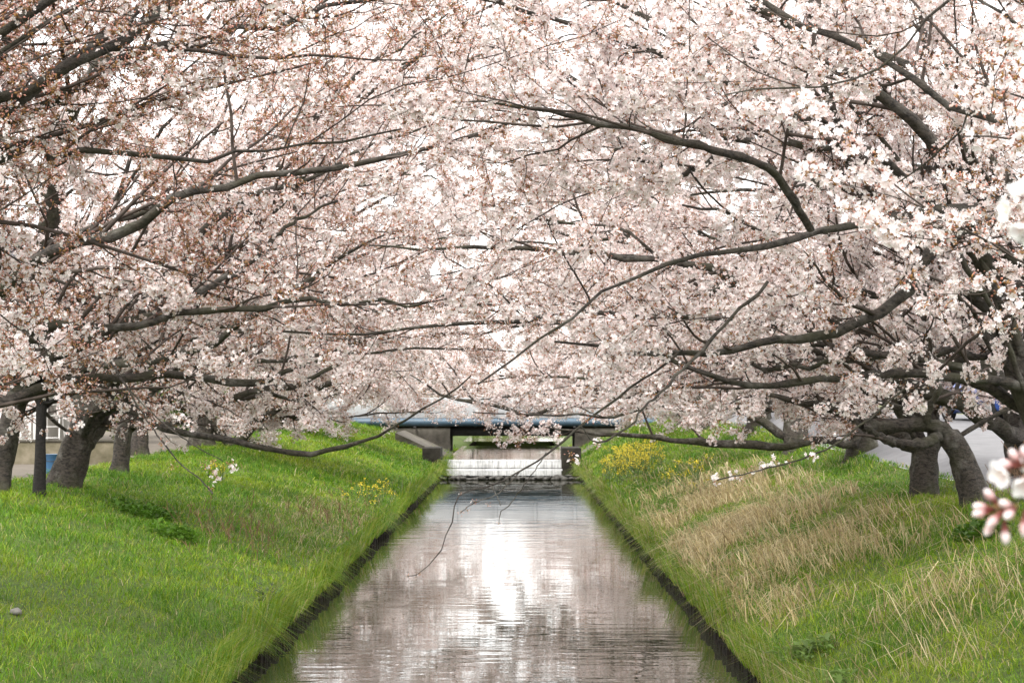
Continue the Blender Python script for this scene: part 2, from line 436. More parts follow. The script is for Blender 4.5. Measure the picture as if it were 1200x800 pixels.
def spawn(pts, rad, k, t0, t1, a0, a1, flat_, g, bias=None):
    B, n, _ = pts.shape
    t = t0 + (t1 - t0)*((np.arange(k)[None] + g.random((B, k)))/k)
    f = t*(n - 1); i = np.clip(f.astype(int), 0, n - 2); fr = (f - i)[..., None]
    b = np.arange(B)[:, None]
    p = pts[b, i]*(1 - fr) + pts[b, i+1]*fr; tg = nrm(pts[b, i+1] - pts[b, i]); r = rad[b, i]*(1 - fr[..., 0]) + rad[b, i+1]*fr[..., 0]
    rv = g.normal(0, 1, tg.shape); rv[..., 2] *= flat_
    if bias is not None: rv = rv + bias
    pr = nrm(rv - (rv*tg).sum(-1, keepdims=True)*tg)
    a = g.uniform(a0, a1, t.shape)[..., None]
    d = np.cos(a)*tg + np.sin(a)*pr
    return p.reshape(-1, 3), d.reshape(-1, 3), r.ravel(), t.ravel()

def inview(p, m=.0):
    d = p[:, 1]
    return (d > 2) & (np.abs(p[:, 0]) < .285*d + .7 + m) & (p[:, 2] < EYE + .225*d + .6 + m)

def canopy_floor(p):
    """browse line: twigs are kept trimmed above the banks and the water"""
    d = p[:, 1]
    return np.clip(2.95 - .034*(d - 18), 1.4, 3.3) + (vnoise(p[:, 0]*1.1 + 30, d*.9, 91) - .55)*.9

PET_OUT = np.array([[.90, .865, .865], [.92, .90, .90], [.885, .82, .825], [.90, .845, .845]])
BUDC = np.array([[.66, .32, .26], [.50, .20, .13], [.77, .52, .46], [.36, .18, .05], [.42, .23, .07], [.56, .34, .18]])
class Tpl:
    """one little umbel of blossom: petals, buds on stalks, bronze bracts"""
    def __init__(s): s.v = []; s.f = []; s.c = []; s.m = []; s.n = 0
    def add(s, v, faces, col, m):
        s.v.append(np.asarray(v)); s.c.append(np.asarray(col)); s.f += [[i + s.n for i in f] for f in faces]; s.m += [m]*len(faces); s.n += len(v)
    def flower(s, p, z, sz, g, lod):
        z = nrm(z); x = nrm(np.cross(z, g.normal(0, 1, 3))); y = np.cross(z, x)
        cup = g.uniform(.4, 2.2); sh = min(1.1, 1.14 - .13*cup)
        oc = PET_OUT[g.integers(0, 4)]*g.uniform(.94, 1.04)
        if g.random() < .18: oc = oc*np.array([1, .925, .92])
        loc = [[0, 0, -.1]]; f = []
        if lod:
            for k in range(5):
                a = k*2*math.pi/5 + g.normal(0, .06); n0 = len(loc); w_ = g.uniform(.48, .58)
                for da, r, h in ((-w_, .62, .16), (-.30, .97, .30), (.0, .90, .27), (.30, .97, .30), (w_, .62, .16)): loc.append([math.cos(a+da)*r, math.sin(a+da)*r, h + g.normal(0, .05)])
                f += [[0, n0, n0+1, n0+2], [0, n0+2, n0+3, n0+4]]
        else:
            for k in range(5):
                a = k*2*math.pi/5; n0 = len(loc)
                for da in (-.55, .55): loc.append([math.cos(a+da)*.97, math.sin(a+da)*.97, .26 + g.normal(0, .06)])
                f.append([0, n0, n0+1])
        loc = np.array(loc); loc[:, :2] *= sh; loc[:, 2] *= cup
        v = p + sz*(loc[:, 0:1]*x + loc[:, 1:2]*y + loc[:, 2:3]*z)
        col = np.repeat(oc[None], len(v), 0); col[0] = oc*np.array([.92, .83, .78])
        s.add(v, f, col, 0)
    def bud(s, p, z, l, r, c, tip, g):
        z = nrm(z); x = nrm(np.cross(z, g.normal(0, 1, 3))); y = np.cross(z, x)
        a = p - z*l*.5; b = p + z*l*.5; m = p + z*l*.1
        v = np.array([a, m + x*r, m - .5*x*r + .87*y*r, m - .5*x*r - .87*y*r, b])
        col = np.array([c*.75, c, c, c, tip]); s.add(v, [[0, 2, 1], [0, 3, 2], [0, 1, 3], [4, 1, 2], [4, 2, 3], [4, 3, 1]], col, 1)
    def stalk(s, a, b, w_, c):
        d = nrm(b - a); u = nrm(np.cross(d, [.3, .2, 1.])); q = np.cross(d, u)
        s.add(np.array([a + u*w_, a - .5*u*w_ + .87*q*w_, a - .5*u*w_ - .87*q*w_, b]), [[0, 1, 3], [1, 2, 3], [2, 0, 3]], np.repeat(c[None], 4, 0), 1)
def make_tpl(kind, g):
    t = Tpl(); S = .0185
    if kind == 'open': nf, nb, nl = g.integers(7, 11), g.integers(2, 5), 2
    elif kind == 'mixed': nf, nb, nl = g.integers(2, 5), g.integers(3, 6), 2
    elif kind == 'bud': nf, nb, nl = g.integers(0, 2), g.integers(6, 9), 2
    if kind == 'spray':                         # a blossomed twig end, for trees far off
        for k in range(26):
            u = g.random(); c = np.array([0, 0, (u - .5)*.44]) + g.normal(0, .055, 3)
            t.flower(c, g.normal(0, 1, 3), .034*g.uniform(.8, 1.2), g, 0)
        for k in range(9):
            c = np.array([0, 0, (g.random() - .5)*.46]) + g.normal(0, .05, 3); b = BUDC[g.integers(0, 6)]
            t.bud(c, g.normal(0, 1, 3), .05, .014, b, b*1.1, g)
        return t
    if kind == 'budspray':
        for k in range(9):
            c = np.array([0, 0, (g.random() - .5)*.42]) + g.normal(0, .05, 3); t.flower(c, g.normal(0, 1, 3), .028*g.uniform(.8, 1.2), g, 0)
        for k in range(24):
            c = np.array([0, 0, (g.random() - .5)*.46]) + g.normal(0, .05, 3); b = BUDC[g.integers(0, 6)]
            t.bud(c, g.normal(0, 1, 3), .05, .013, b, b*1.15, g)
        return t
    o = np.zeros(3)
    for k in range(nf):
        d = nrm(g.normal(0, 1, 3)); r = g.uniform(.026, .050 if kind == 'open' else .040); t.flower(d*r, d + g.normal(0, .45, 3), S*g.uniform(.85, 1.2), g, 1)
    for k in range(nb):
        d = nrm(g.normal(0, 1, 3)); r = g.uniform(.022, .045); c = BUDC[g.integers(0, 3)]*g.uniform(.85, 1.15)
        t.bud(d*r, d, .020*g.uniform(.8, 1.2), .0058*g.uniform(.8, 1.3), c, np.minimum(c*1.3 + .08, .85), g)
        t.stalk(o, d*(r - .009), .0013, np.array([.28, .13, .07]))
    for k in range(nl + 1):
        d = nrm(g.normal(0, 1, 3)); c = BUDC[g.integers(3, 6)]; t.bud(d*.014, d, .030, .0055, c*.85, c, g)
    return t
_g = np.random.default_rng(5)
TPL_NEAR = [make_tpl('open', _g) for _ in range(6)] + [make_tpl('mixed', _g) for _ in range(4)] + [make_tpl('bud', _g) for _ in range(4)]
TPL_FAR = [make_tpl('spray', _g) for _ in range(4)] + [make_tpl('budspray', _g) for _ in range(3)]

def cluster_nodes(name, K):
    ng = bpy.data.node_groups.new(name, 'GeometryNodeTree')
    ng.interface.new_socket('Geometry', in_out='INPUT', socket_type='NodeSocketGeometry')
    ng.interface.new_socket('Geometry', in_out='OUTPUT', socket_type='NodeSocketGeometry')
    N = ng.nodes; Lk = ng.links
    gi = N.new('NodeGroupInput'); go = N.new('NodeGroupOutput')
    def named(nm, ty):
        a = N.new('GeometryNodeInputNamedAttribute'); a.data_type = ty; a.inputs['Name'].default_value = nm; return a.outputs['Attribute']
    tid = named('umbel', 'INT')
    def pick(k):
        c = N.new('FunctionNodeCompare'); c.data_type = 'INT'; c.operation = 'EQUAL'
        ia = [s for s in c.inputs if s.type == 'INT']
        Lk.new(tid, ia[0]); ia[1].default_value = k
        s = N.new('GeometryNodeSeparateGeometry'); s.domain = 'POINT'
        Lk.new(gi.outputs[0], s.inputs['Geometry']); Lk.new(c.outputs['Result'], s.inputs['Selection'])
        return s.outputs['Selection']
    join = N.new('GeometryNodeJoinGeometry')
    for k in reversed(range(K)):
        gti = N.new('GeometryNodeGeometryToInstance'); Lk.new(pick(k), gti.inputs[0]); Lk.new(gti.outputs[0], join.inputs[0])
    ip = N.new('GeometryNodeInstanceOnPoints')
    Lk.new(pick(-1), ip.inputs['Points']); Lk.new(join.outputs[0], ip.inputs['Instance'])
    ip.inputs['Pick Instance'].default_value = True
    Lk.new(named('kind_index', 'INT'), ip.inputs['Instance Index'])
    e = N.new('FunctionNodeEulerToRotation'); Lk.new(named('turn', 'FLOAT_VECTOR'), e.inputs[0]); Lk.new(e.outputs[0], ip.inputs['Rotation'])
    Lk.new(named('size', 'FLOAT'), ip.inputs['Scale'])
    Lk.new(ip.outputs['Instances'], go.inputs[0])
    return ng
NG_NEAR = cluster_nodes('umbels_near', len(TPL_NEAR)); NG_FAR = cluster_nodes('umbels_far', len(TPL_FAR))

def blossom_mesh(cen, kind, size, turn, tpls):
    """mesh that carries the umbel shapes and one point per umbel; the node group sets an umbel on every point"""
    v = []; c = []; tid = []; quads = []; tris = []; mq = []; mt = []; off = 0
    for k, t in enumerate(tpls):
        tv = np.vstack(t.v); v.append(tv); c.append(np.vstack(t.c)); tid.append(np.full(len(tv), k))
        for f, m in zip(t.f, t.m):
            if len(f) == 4: quads.append([i + off for i in f]); mq.append(m)
            else: tris.append([i + off for i in f]); mt.append(m)
        off += len(tv)
    N = len(cen)
    v.append(cen); c.append(np.ones((N, 3))); tid.append(np.full(N, -1)); n = off + N
    fs = ([np.array(quads)] if quads else []) + [np.array(tris)]
    me = mesh('blossom', np.vstack(v), fs, np.vstack(c))
    me.polygons.foreach_set('material_index', np.array(mq + mt, np.int32))
    def attr(nm, ty, key, arr): a = me.attributes.new(nm, ty, 'POINT'); a.data.foreach_set(key, arr)
    attr('umbel', 'INT', 'value', np.concatenate(tid).astype(np.int32))
    attr('kind_index', 'INT', 'value', np.concatenate([np.zeros(off), kind]).astype(np.int32))
    attr('size', 'FLOAT', 'value', np.concatenate([np.ones(off), size]).astype(np.float32))
    attr('turn', 'FLOAT_VECTOR', 'vector', np.vstack([np.zeros((off, 3)), turn]).astype(np.float32).ravel())
    return me
NCL = [0]

TREES = {}
def tree(key, x, y, lean, rtrunk, htrunk, label, heroes=(), nlimb=6, limb_len=(4.5, 7.5), k2=9, k3=6, k4=4, quality=1, budr=.4, seed=0,
         spacing=.073, size=1.10, toward=.6, reach=(-3.0, 2.6), rise=(.4, 7.5), trunk_path=None, extra=(), barkm=None, group='cherry trees lining the canal', elev=(.1, 1.0)):
    g = np.random.default_rng(seed*7 + 101)
    s = 1 if x < 0 else -1                     # direction of the canal
    z0 = float(gz(x, y))
    root = link('cherry_tree', None, label=label, category='tree', group=group); root.location = (x, y, z0)
    O = np.array([x, y, z0]); loc = lambda p: p - O
    if trunk_path is None:
        tp = [[x, y, z0 - .35], [x + lean[0]*.15, y + lean[1]*.15, z0 + htrunk*.3], [x + lean[0]*.55, y + lean[1]*.55, z0 + htrunk*.7], [x + lean[0], y + lean[1], z0 + htrunk]]
    else: tp = trunk_path
    n = 18; tp = catmull(tp, n); tt = np.linspace(0, 1, n)
    rr = rtrunk*(1.0 - .25*tt + .55*np.exp(-tt*9) + .08*np.exp(-((tt - 1)/.2)**2)); rr[-1] *= .6
    sides = 18 if quality else 10
    v, q = tubes(tp[None], rr[None], sides)
    ctr = np.repeat(tp, sides, 0); ang = np.tile(np.arange(sides), n)
    wob = 1 + .30*(vnoise(ang*.55 + seed*3.1, np.repeat(tt, sides)*5, seed) - .5) + .12*(vnoise(ang*1.7, np.repeat(tt, sides)*14, seed + 3) - .5)
    lob = 1 + .45*np.exp(-np.repeat(tt, sides)*7)*np.maximum(0, np.cos(ang*2*math.pi/sides*4 + seed))
    v = ctr + (v - ctr)*(wob*lob)[:, None]
    top = tp[-1]
    v = np.vstack([v, [top + (tp[-1] - tp[-2])*.3]]); cap = [[(n-1)*sides + k, (n-1)*sides + (k+1) % sides, len(v) - 1] for k in range(sides)]
    link('trunk', mesh('trunk', loc(v), [q, np.array(cap)], smooth=True), barkm or BARK, root)
    # ---- limbs: traced ones first, then grown ones
    NP = 26
    LP = []; LR = []; LK = []; LF = []
    for h in heroes:
        pts = [np.asarray(p, float) for p in h['p']]
        wpx = h['w']; d0 = pts[-1][1]
        dd = np.linspace(0, 1, NP)
        if h.get('trunk', True):
            i = int(h.get('t', .85)*(n - 1)); pts = [tp[i]] + pts
        P = catmull(pts, NP)
        P[1:-1] += g.normal(0, 1, (NP-2, 3))*np.array([.013, .02, .013])*min(1.0, wpx[0]/8)
        dist = P[:, 1]
        wid = np.interp(dd, np.linspace(0, 1, len(wpx)), wpx)
        LP.append(P); LR.append(wid*dist/F*.44*(1 + .28*(vnoise(dd*9 + len(LP)*7.3, dd*0 + seed, 4) - .5))); LK.append(h.get('k', 1.0)); LF.append(h.get('f', 1.0))
    for k in range(nlimb):
        tow = g.random() < toward
        i = int(g.uniform(.6, 1.0)*(n - 1)); r0 = rtrunk*g.uniform(.11, .22); S0 = tp[i]
        if tow:                                   # reaches up and out over the canal, levelling off
            E = np.array([s*g.uniform(*reach), y + g.normal(0, 2.6), EYE + g.uniform(*rise)])
            dv = E - S0; K = S0 + dv*np.array([.42, .42, .72]) + np.array([0, 0, .35])
            t_ = np.linspace(0, 1, NP)[:, None]; P = S0*(1 - t_)**2 + 2*K*t_*(1 - t_) + E*t_**2
            wig = np.cumsum(g.normal(0, .055, (NP, 3)), 0); wig -= wig[0]; P = P + wig
            t_ = t_[:, 0]; rd = r0*(1 - t_)**.85 + .011
        else:
            az = g.uniform(-math.pi, math.pi); e = g.uniform(*elev)
            dr = np.array([[s*math.cos(az)*math.cos(e), math.sin(az)*math.cos(e), math.sin(e)]])
            P, rd = grow(S0[None], dr, np.array([g.uniform(*limb_len)]), np.array([r0]), np.array([.012]), NP - 1, .085, np.array([[0, 0, .008 if e < .5 else -.012]]), g)
            P = P[0]; rd = rd[0]
        LP.append(P); LR.append(rd); LK.append(1.0); LF.append(1.0)
    if LP:
        LP = np.stack(LP); LR = np.stack(LR); LK = np.array(LK); LF = np.array(LF)
        sd = 9 if quality == 2 else (7 if quality == 1 else 5)
        for P, rd in zip(LP, LR):
            v, q = tubes(P[None], rd[None], sd)
            ct = np.repeat(P, sd, 0); nn = 1 + .16*g.normal(0, 1, (len(v), 1)).clip(-1.5, 1.5)
            link('branch', mesh('branch', loc(ct + (v - ct)*nn), q, smooth=True), barkm or BARK, root)
        # ---- branches, twigs, spurs
        def level(pts, rad, k, t0, t1, a0, a1, fl_, Lr, rfac, rmin, rmax, nseg, wander, trop, keepw=None):
            S, D, r, t = spawn(pts, rad, k, t0, t1, a0, a1, fl_, g, np.array([0, .45, .35]) if keepw is not None else None)
            par = np.repeat(np.arange(len(pts)), k)
            if keepw is not None:
                kk = g.random(len(S)) < keepw[par]; S, D, r, t, par = S[kk], D[kk], r[kk], t[kk], par[kk]
            L = g.uniform(*Lr, len(S))*(1 - .35*t)
            P, rd = grow(S, D, L, np.clip(r*rfac, rmin, rmax), np.full(len(S), rmin*.6), nseg, wander, trop, g)
            low = (P[:, :, 2].min(1) > canopy_floor(P[:, -1])) | (P[:, -1, 2] > S[:, 2] + .15)
            clear = (P[:, :, 1].min(1) > 8.2) | (np.abs(P[:, :, 0]).min(1) > .30*P[:, :, 1].max(1) + .5)
            ok = low & clear
            return P[ok], rd[ok], par[ok]
        fac = 1 if quality else .8
        P2, R2, p2 = level(LP, LR, k2, .12, .97, .5, 1.15, .55, (1.1, 3.9), .5, .0065, .035, 9, .115, np.array([[0, 0, -.004]]), LK)
        F2 = LF[p2]
        P3, R3, p3 = level(P2, R2, k3, .1, .98, .4, 1.1, .8, (.35, 1.35), .6, .0036, .012, 6, .17, np.array([[0, 0, .01]]))
        F3 = F2[p3]
        Pa, Ra, pa = level(LP, LR, 5, .25, 1.0, .5, 1.2, .9, (.3, 1.0), .4, .0036, .012, 6, .13, np.array([[0, 0, .0]]), LK)
        P3 = np.concatenate([P3, Pa]); R3 = np.concatenate([R3, Ra]); F3 = np.concatenate([F3, LF[pa]])
        sets = []
        tw = [(P2, R2, 5 if quality else 4), (P3, R3, 3)]
        cen_src = [(P2[:, 3:], F2, .22), (P3[:, 1:], F3, .65)]
        if k4:
            P4, R4, p4 = level(P3, R3, k4, .15, .98, .4, 1.2, 1.0, (.10, .42), .7, .0028, .006, 3, .15, np.array([[0, 0, .02]]))
            vis = inview(P4[:, -1]) | (g.random(len(P4)) < .35)
            P4, R4, F4 = P4[vis], R4[vis], F3[p4][vis]
            tw.append((P4, R4, 3)); cen_src.append((P4[:, 1:], F4, 1.35))
        V = []; Q = []; off = 0
        for P, rd, sd in tw:
            if len(P) == 0: continue
            v, q = tubes(P, rd*(1 if quality else 1.5), sd); V.append(v); Q.append(q + off); off += len(v)
        if V: link('twigs', mesh('twigs', loc(np.vstack(V)), np.vstack(Q)), TWIG, root, kind='stuff')
        # ---- blossom clusters along the twigs
        cen = []
        for P, fm, wgt in cen_src:
            if len(P) == 0: continue
            Ls = np.linalg.norm(P[:, 1:] - P[:, :-1], axis=2).sum(1)
            m = np.ceil(Ls/spacing*wgt).astype(int); mx = int(m.max())
            B, nn, _ = P.shape
            t = g.random((B, mx))**.85; ok = (np.arange(mx)[None] < m[:, None]) & (g.random((B, mx)) < fm[:, None])
            f = t*(nn - 1); i = np.clip(f.astype(int), 0, nn - 2); fr = (f - i)[..., None]; b = np.arange(B)[:, None]
            c = P[b, i]*(1 - fr) + P[b, i+1]*fr
            cen.append(c[ok])
        if not cen: cen = [np.zeros((0, 3))]
        cen = np.vstack(cen); cen = cen + g.normal(0, .018, cen.shape)
        cen = cen[cen[:, 2] > canopy_floor(cen) - .5]
        if len(extra): cen = np.vstack([cen, np.array([e[0] for e in extra])])
        # opening is uneven: whole sprays are still in bud
        st = fnoise(cen[:, 0]*1.3 + cen[:, 2]*.9 + 50, cen[:, 1]*.9 + cen[:, 2]*1.1 + 20, seed + 77)
        isbud = (st*1.6 - .3 + g.normal(0, .16, len(cen))) > ((.93 if x < 0 else .95) - budr)
        iv = inview(cen); thin = iv | (g.random(len(cen)) < .05)
        if len(extra): thin[-len(extra):] = True
        cen, isbud, iv = cen[thin], isbud[thin], iv[thin]
        N = len(cen); NCL[0] += N
        S = np.where(iv, 1.0, 1.9)*size*g.uniform(.8, 1.25, N)
        if len(extra): isbud[-len(extra):] = [e[1] for e in extra]; S[-len(extra):] = [e[2] for e in extra]
        half = np.abs(st[thin]*1.6 - .3 - ((.93 if x < 0 else .95) - budr)) < .16
        if quality:
            kind = np.where(half & (g.random(N) < .8), 6 + g.integers(0, 4, N), np.where(isbud, 10 + g.integers(0, 4, N), g.integers(0, 6, N)))
            turn = g.uniform(0, 2*math.pi, (N, 3)); tp_ = TPL_NEAR; ng = NG_NEAR
        else:
            kind = np.where(isbud, 4 + g.integers(0, 3, N), g.integers(0, 4, N))
            turn = g.uniform(0, 2*math.pi, (N, 3)); tp_ = TPL_FAR; ng = NG_FAR
        if len(extra): kind[-len(extra):] = np.where(isbud[-len(extra):], 10 + g.integers(0, 4, len(extra)), g.integers(0, 6, len(extra)))
        me = blossom_mesh(loc(cen), kind, S, turn, tp_); me.materials.append(PETAL); me.materials.append(BUD)
        o = link('blossom', me, None, root, kind='stuff')
        md = o.modifiers.new('umbels', 'NODES'); md.node_group = ng
    TREES[key] = root
    return root

def H(d0, d1, pts, wpx, **kw):
    dd = np.linspace(d0, d1, len(pts))
    return dict(p=[at(a, b, d) for (a, b), d in zip(pts, dd)], w=wpx, **kw)

# plain green bank -------------------------------------------------
tree('L1', -6.6, 12.5, (.6, .3), .24, 2.0, 'cherry tree on the plain green bank farthest from the blue pipe, mostly pink buds', [
    H(13.0, 14.5, [(0, 135), (27, 108), (64, 84), (105, 57), (135, 27), (169, 2), (200, -40)], [19, 16, 13, 12, 10], k=.8),
    H(13.5, 15.5, [(0, 184), (37, 186), (91, 179), (135, 177), (189, 184), (236, 184), (287, 174), (400, 168), (470, 150)], [14, 11, 10, 9, 7, 4, 2], k=.8),
    H(12.5, 13.0, [(0, 60), (80, 10), (150, -60)], [10, 8, 4]),
    ], nlimb=10, toward=.8, seed=1, budr=.58, quality=2, limb_len=(4, 6), rise=(1.8, 4.6), reach=(-4.5, 1.0))
tree('L2', -7.4, 20, (.7, .2), .30, 1.7, 'cherry tree on the plain green bank with a thick elbowed limb turning sharply upward', [
    H(20, 21.5, [(-40, 462), (0, 449), (34, 437), (67, 415), (111, 398), (145, 378), (196, 371), (209, 361), (219, 344), (213, 321), (219, 290), (240, 268), (270, 243), (304, 223), (351, 213), (400, 190)], [26, 24, 22, 19, 17, 15, 13, 10, 7, 4], k=.8),
    H(20.5, 21.5, [(219, 344), (257, 331), (300, 300), (340, 262), (395, 235)], [9, 7, 5, 3], trunk=False),
    H(22, 22.5, [(145, 378), (169, 365), (189, 348), (236, 314), (280, 287), (304, 267), (334, 233), (358, 203)], [12, 11, 11, 10, 8, 6], trunk=False),
    H(19.5, 21, [(-30, 480), (10, 466), (54, 454), (95, 444), (142, 442), (203, 439), (250, 446), (304, 451), (338, 435), (380, 420)], [16, 15, 14, 13, 12, 9, 4], k=.6, f=.7),
    H(19.5, 18.5, [(110, 395), (140, 440), (175, 495), (205, 535), (235, 562), (250, 578)], [3, 2.6, 2.2, 1.6], trunk=False, k=0),
    H(19, 18.6, [(150, 455), (185, 490), (225, 520), (262, 540)], [2, 1.6, 1.2], trunk=False, k=0),
    ], extra=[(at(a, b, 18.8), c, 1.15) for (a, b, c) in ((203, 546, True), (250, 541, True), (254, 557, False), (249, 551, False), (241, 545, True), (274, 548, False), (270, 543, True), (215, 492, False), (208, 487, False), (222, 498, False), (178, 498, True), (245, 570, True), (190, 520, True))], nlimb=10, seed=2, budr=.44, quality=2, toward=.75, rise=(.8, 6.0), reach=(-4.5, 1.5))
tree('L3', -8.62, 33.5, (.5, .2), .21, 2.1, 'stout cherry trunk on the plain green bank beside a dark straight post', [
    H(32, 28, [(40, 340), (60, 240), (74, 135), (115, 81), (150, 20)], [40, 36, 32, 26, 18]),
    H(32, 28, [(68, 429), (118, 427), (169, 425), (203, 415), (250, 402), (280, 378), (314, 358), (338, 343), (400, 300), (450, 275)], [11, 11, 11, 11, 11, 10, 8, 5, 3], k=.8),
    H(32, 29, [(0, 300), (-30, 200), (10, 90)], [22, 17, 10]),
    ], nlimb=11, seed=3, trunk_path=[at(-6, 590, 33.5), at(-2, 566, 33.5), at(6, 525, 33.5), at(20, 470, 33.3), at(34, 420, 33)], budr=.40, quality=1, toward=.8, rise=(.8, 7.5))
tree('L4', -7.95, 36, (-.1, .1), .30, 1.15, 'thick grey cherry trunk on the green bank whose lowest bough dips almost to the grass', [
    H(36, 37, [(100, 490), (95, 455), (85, 420), (60, 360), (40, 290)], [30, 26, 22, 18, 10], t=.9),
    H(36, 37, [(105, 500), (130, 455), (165, 420), (220, 385), (300, 345), (380, 300)], [26, 22, 18, 14, 9, 3], t=.9),
    H(35.8, 33, [(98, 510), (111, 478), (149, 476), (186, 500), (236, 510), (287, 520), (354, 532), (388, 527), (423, 518), (453, 505), (477, 490), (520, 465), (552, 440)], [15, 13, 11, 9, 8, 7, 6, 4, 3, 2], k=.18, f=.7, t=.8),
    H(36, 37, [(104, 520), (118, 500), (150, 478), (200, 470)], [20, 16, 12, 9], k=.5, t=.6),
    ], nlimb=10, seed=4, trunk_path=[at(72, 590, 36), at(77, 565, 36), at(90, 525, 36), at(101, 492, 36), at(104, 475, 36)], toward=.8, rise=(1, 9.5), budr=.28, quality=1, elev=(.25, 1.0))
tree('L3b', -7.88, 33, (.05, 0), .10, 1.9, 'thin straight blackish cherry trunk between two stout grey trunks', [
    H(33, 33.5, [(48, 460), (52, 420), (70, 380), (110, 350)], [17, 14, 11, 6]),
    ], nlimb=2, seed=9, quality=1, toward=.8, barkm=DEADBARK, rise=(1, 5))
tree('L5', -8.35, 42, (.25, 0), .19, 1.5, 'slender upright cherry trunk on the green bank in front of a low wall', [
    H(42, 44, [(150, 480), (189, 476), (236, 476), (270, 466), (314, 456), (345, 452), (400, 425)], [10, 10, 10, 10, 9, 8, 3], k=.6),
    H(42, 45, [(160, 500), (200, 497), (236, 486), (270, 474), (310, 462), (350, 470)], [9, 9, 8, 8, 7, 3], k=.4, f=.6),
    ], nlimb=10, seed=5, toward=.8, rise=(1, 10.5), budr=.26, quality=1, size=1.15, elev=(.25, 1.0))
tree('L6', -10.0, 53, (.1, .2), .24, 1.6, 'slender cherry trunk set back behind the low wall on the green bank', [], nlimb=8, seed=6, reach=(-4.5, -.5), toward=.8, rise=(.5, 11), quality=0, size=1.0, spacing=.22, k3=5, k4=2, budr=.3, elev=(.25, 1.0))
tree('L7', -9.3, 59, (.1, 0), .42, 1.4, 'stout multi stemmed cherry on the green bank with low boughs reaching over the grass', [
    H(59, 60, [(236, 480), (232, 440), (215, 400)], [24, 20, 12]),
    H(59, 57, [(262, 500), (290, 470), (310, 440), (350, 400)], [14, 12, 9, 5]),
    H(59, 57, [(272, 520), (300, 496), (340, 470), (380, 452), (430, 430)], [14, 13, 11, 9, 4], k=.7),
    ], nlimb=8, seed=7, reach=(-4.5, -.5), toward=.8, rise=(-.5, 11), quality=0, size=1.0, spacing=.22, k3=5, k4=2, budr=.3, elev=(.3, 1.0))
tree('L8', -9.0, 76, (.4, 0), .5, 1.3, 'broad cherry on the green bank leaning out over the water by the weir', [
    H(76, 75, [(284, 517), (321, 491), (354, 473), (400, 450), (440, 430), (490, 420)], [18, 18, 16, 12, 8, 4]),
    H(76, 75, [(330, 500), (335, 480), (360, 455), (410, 440)], [26, 20, 12, 5]),
    ], nlimb=8, seed=8, reach=(-4.5, -.5), rise=(-.8, 8), quality=0, size=1.25, spacing=.26, k3=5, k4=1, budr=.25, elev=(.3, 1.0))
for k, (x, y) in enumerate([(-9.6, 90), (-9.8, 112), (-9.4, 128), (-9.8, 146)]):
    tree('LF%d' % k, x, y, (.5, 0), .4, 1.7, ['cherry tree on the green bank just before the pipe bridge', 'cherry tree just beyond the pipe bridge on the green bank side', 'second cherry tree beyond the pipe bridge on the green bank side', 'third cherry tree beyond the pipe bridge on the green bank side'][k],
         nlimb=8, seed=20 + k, reach=(-4.5, -.5), toward=.7, rise=(-.6, 8), quality=0, size=1.6, spacing=.34, k3=5, k4=0, budr=.2, limb_len=(4.5, 7.0), elev=(.2, 1.1))

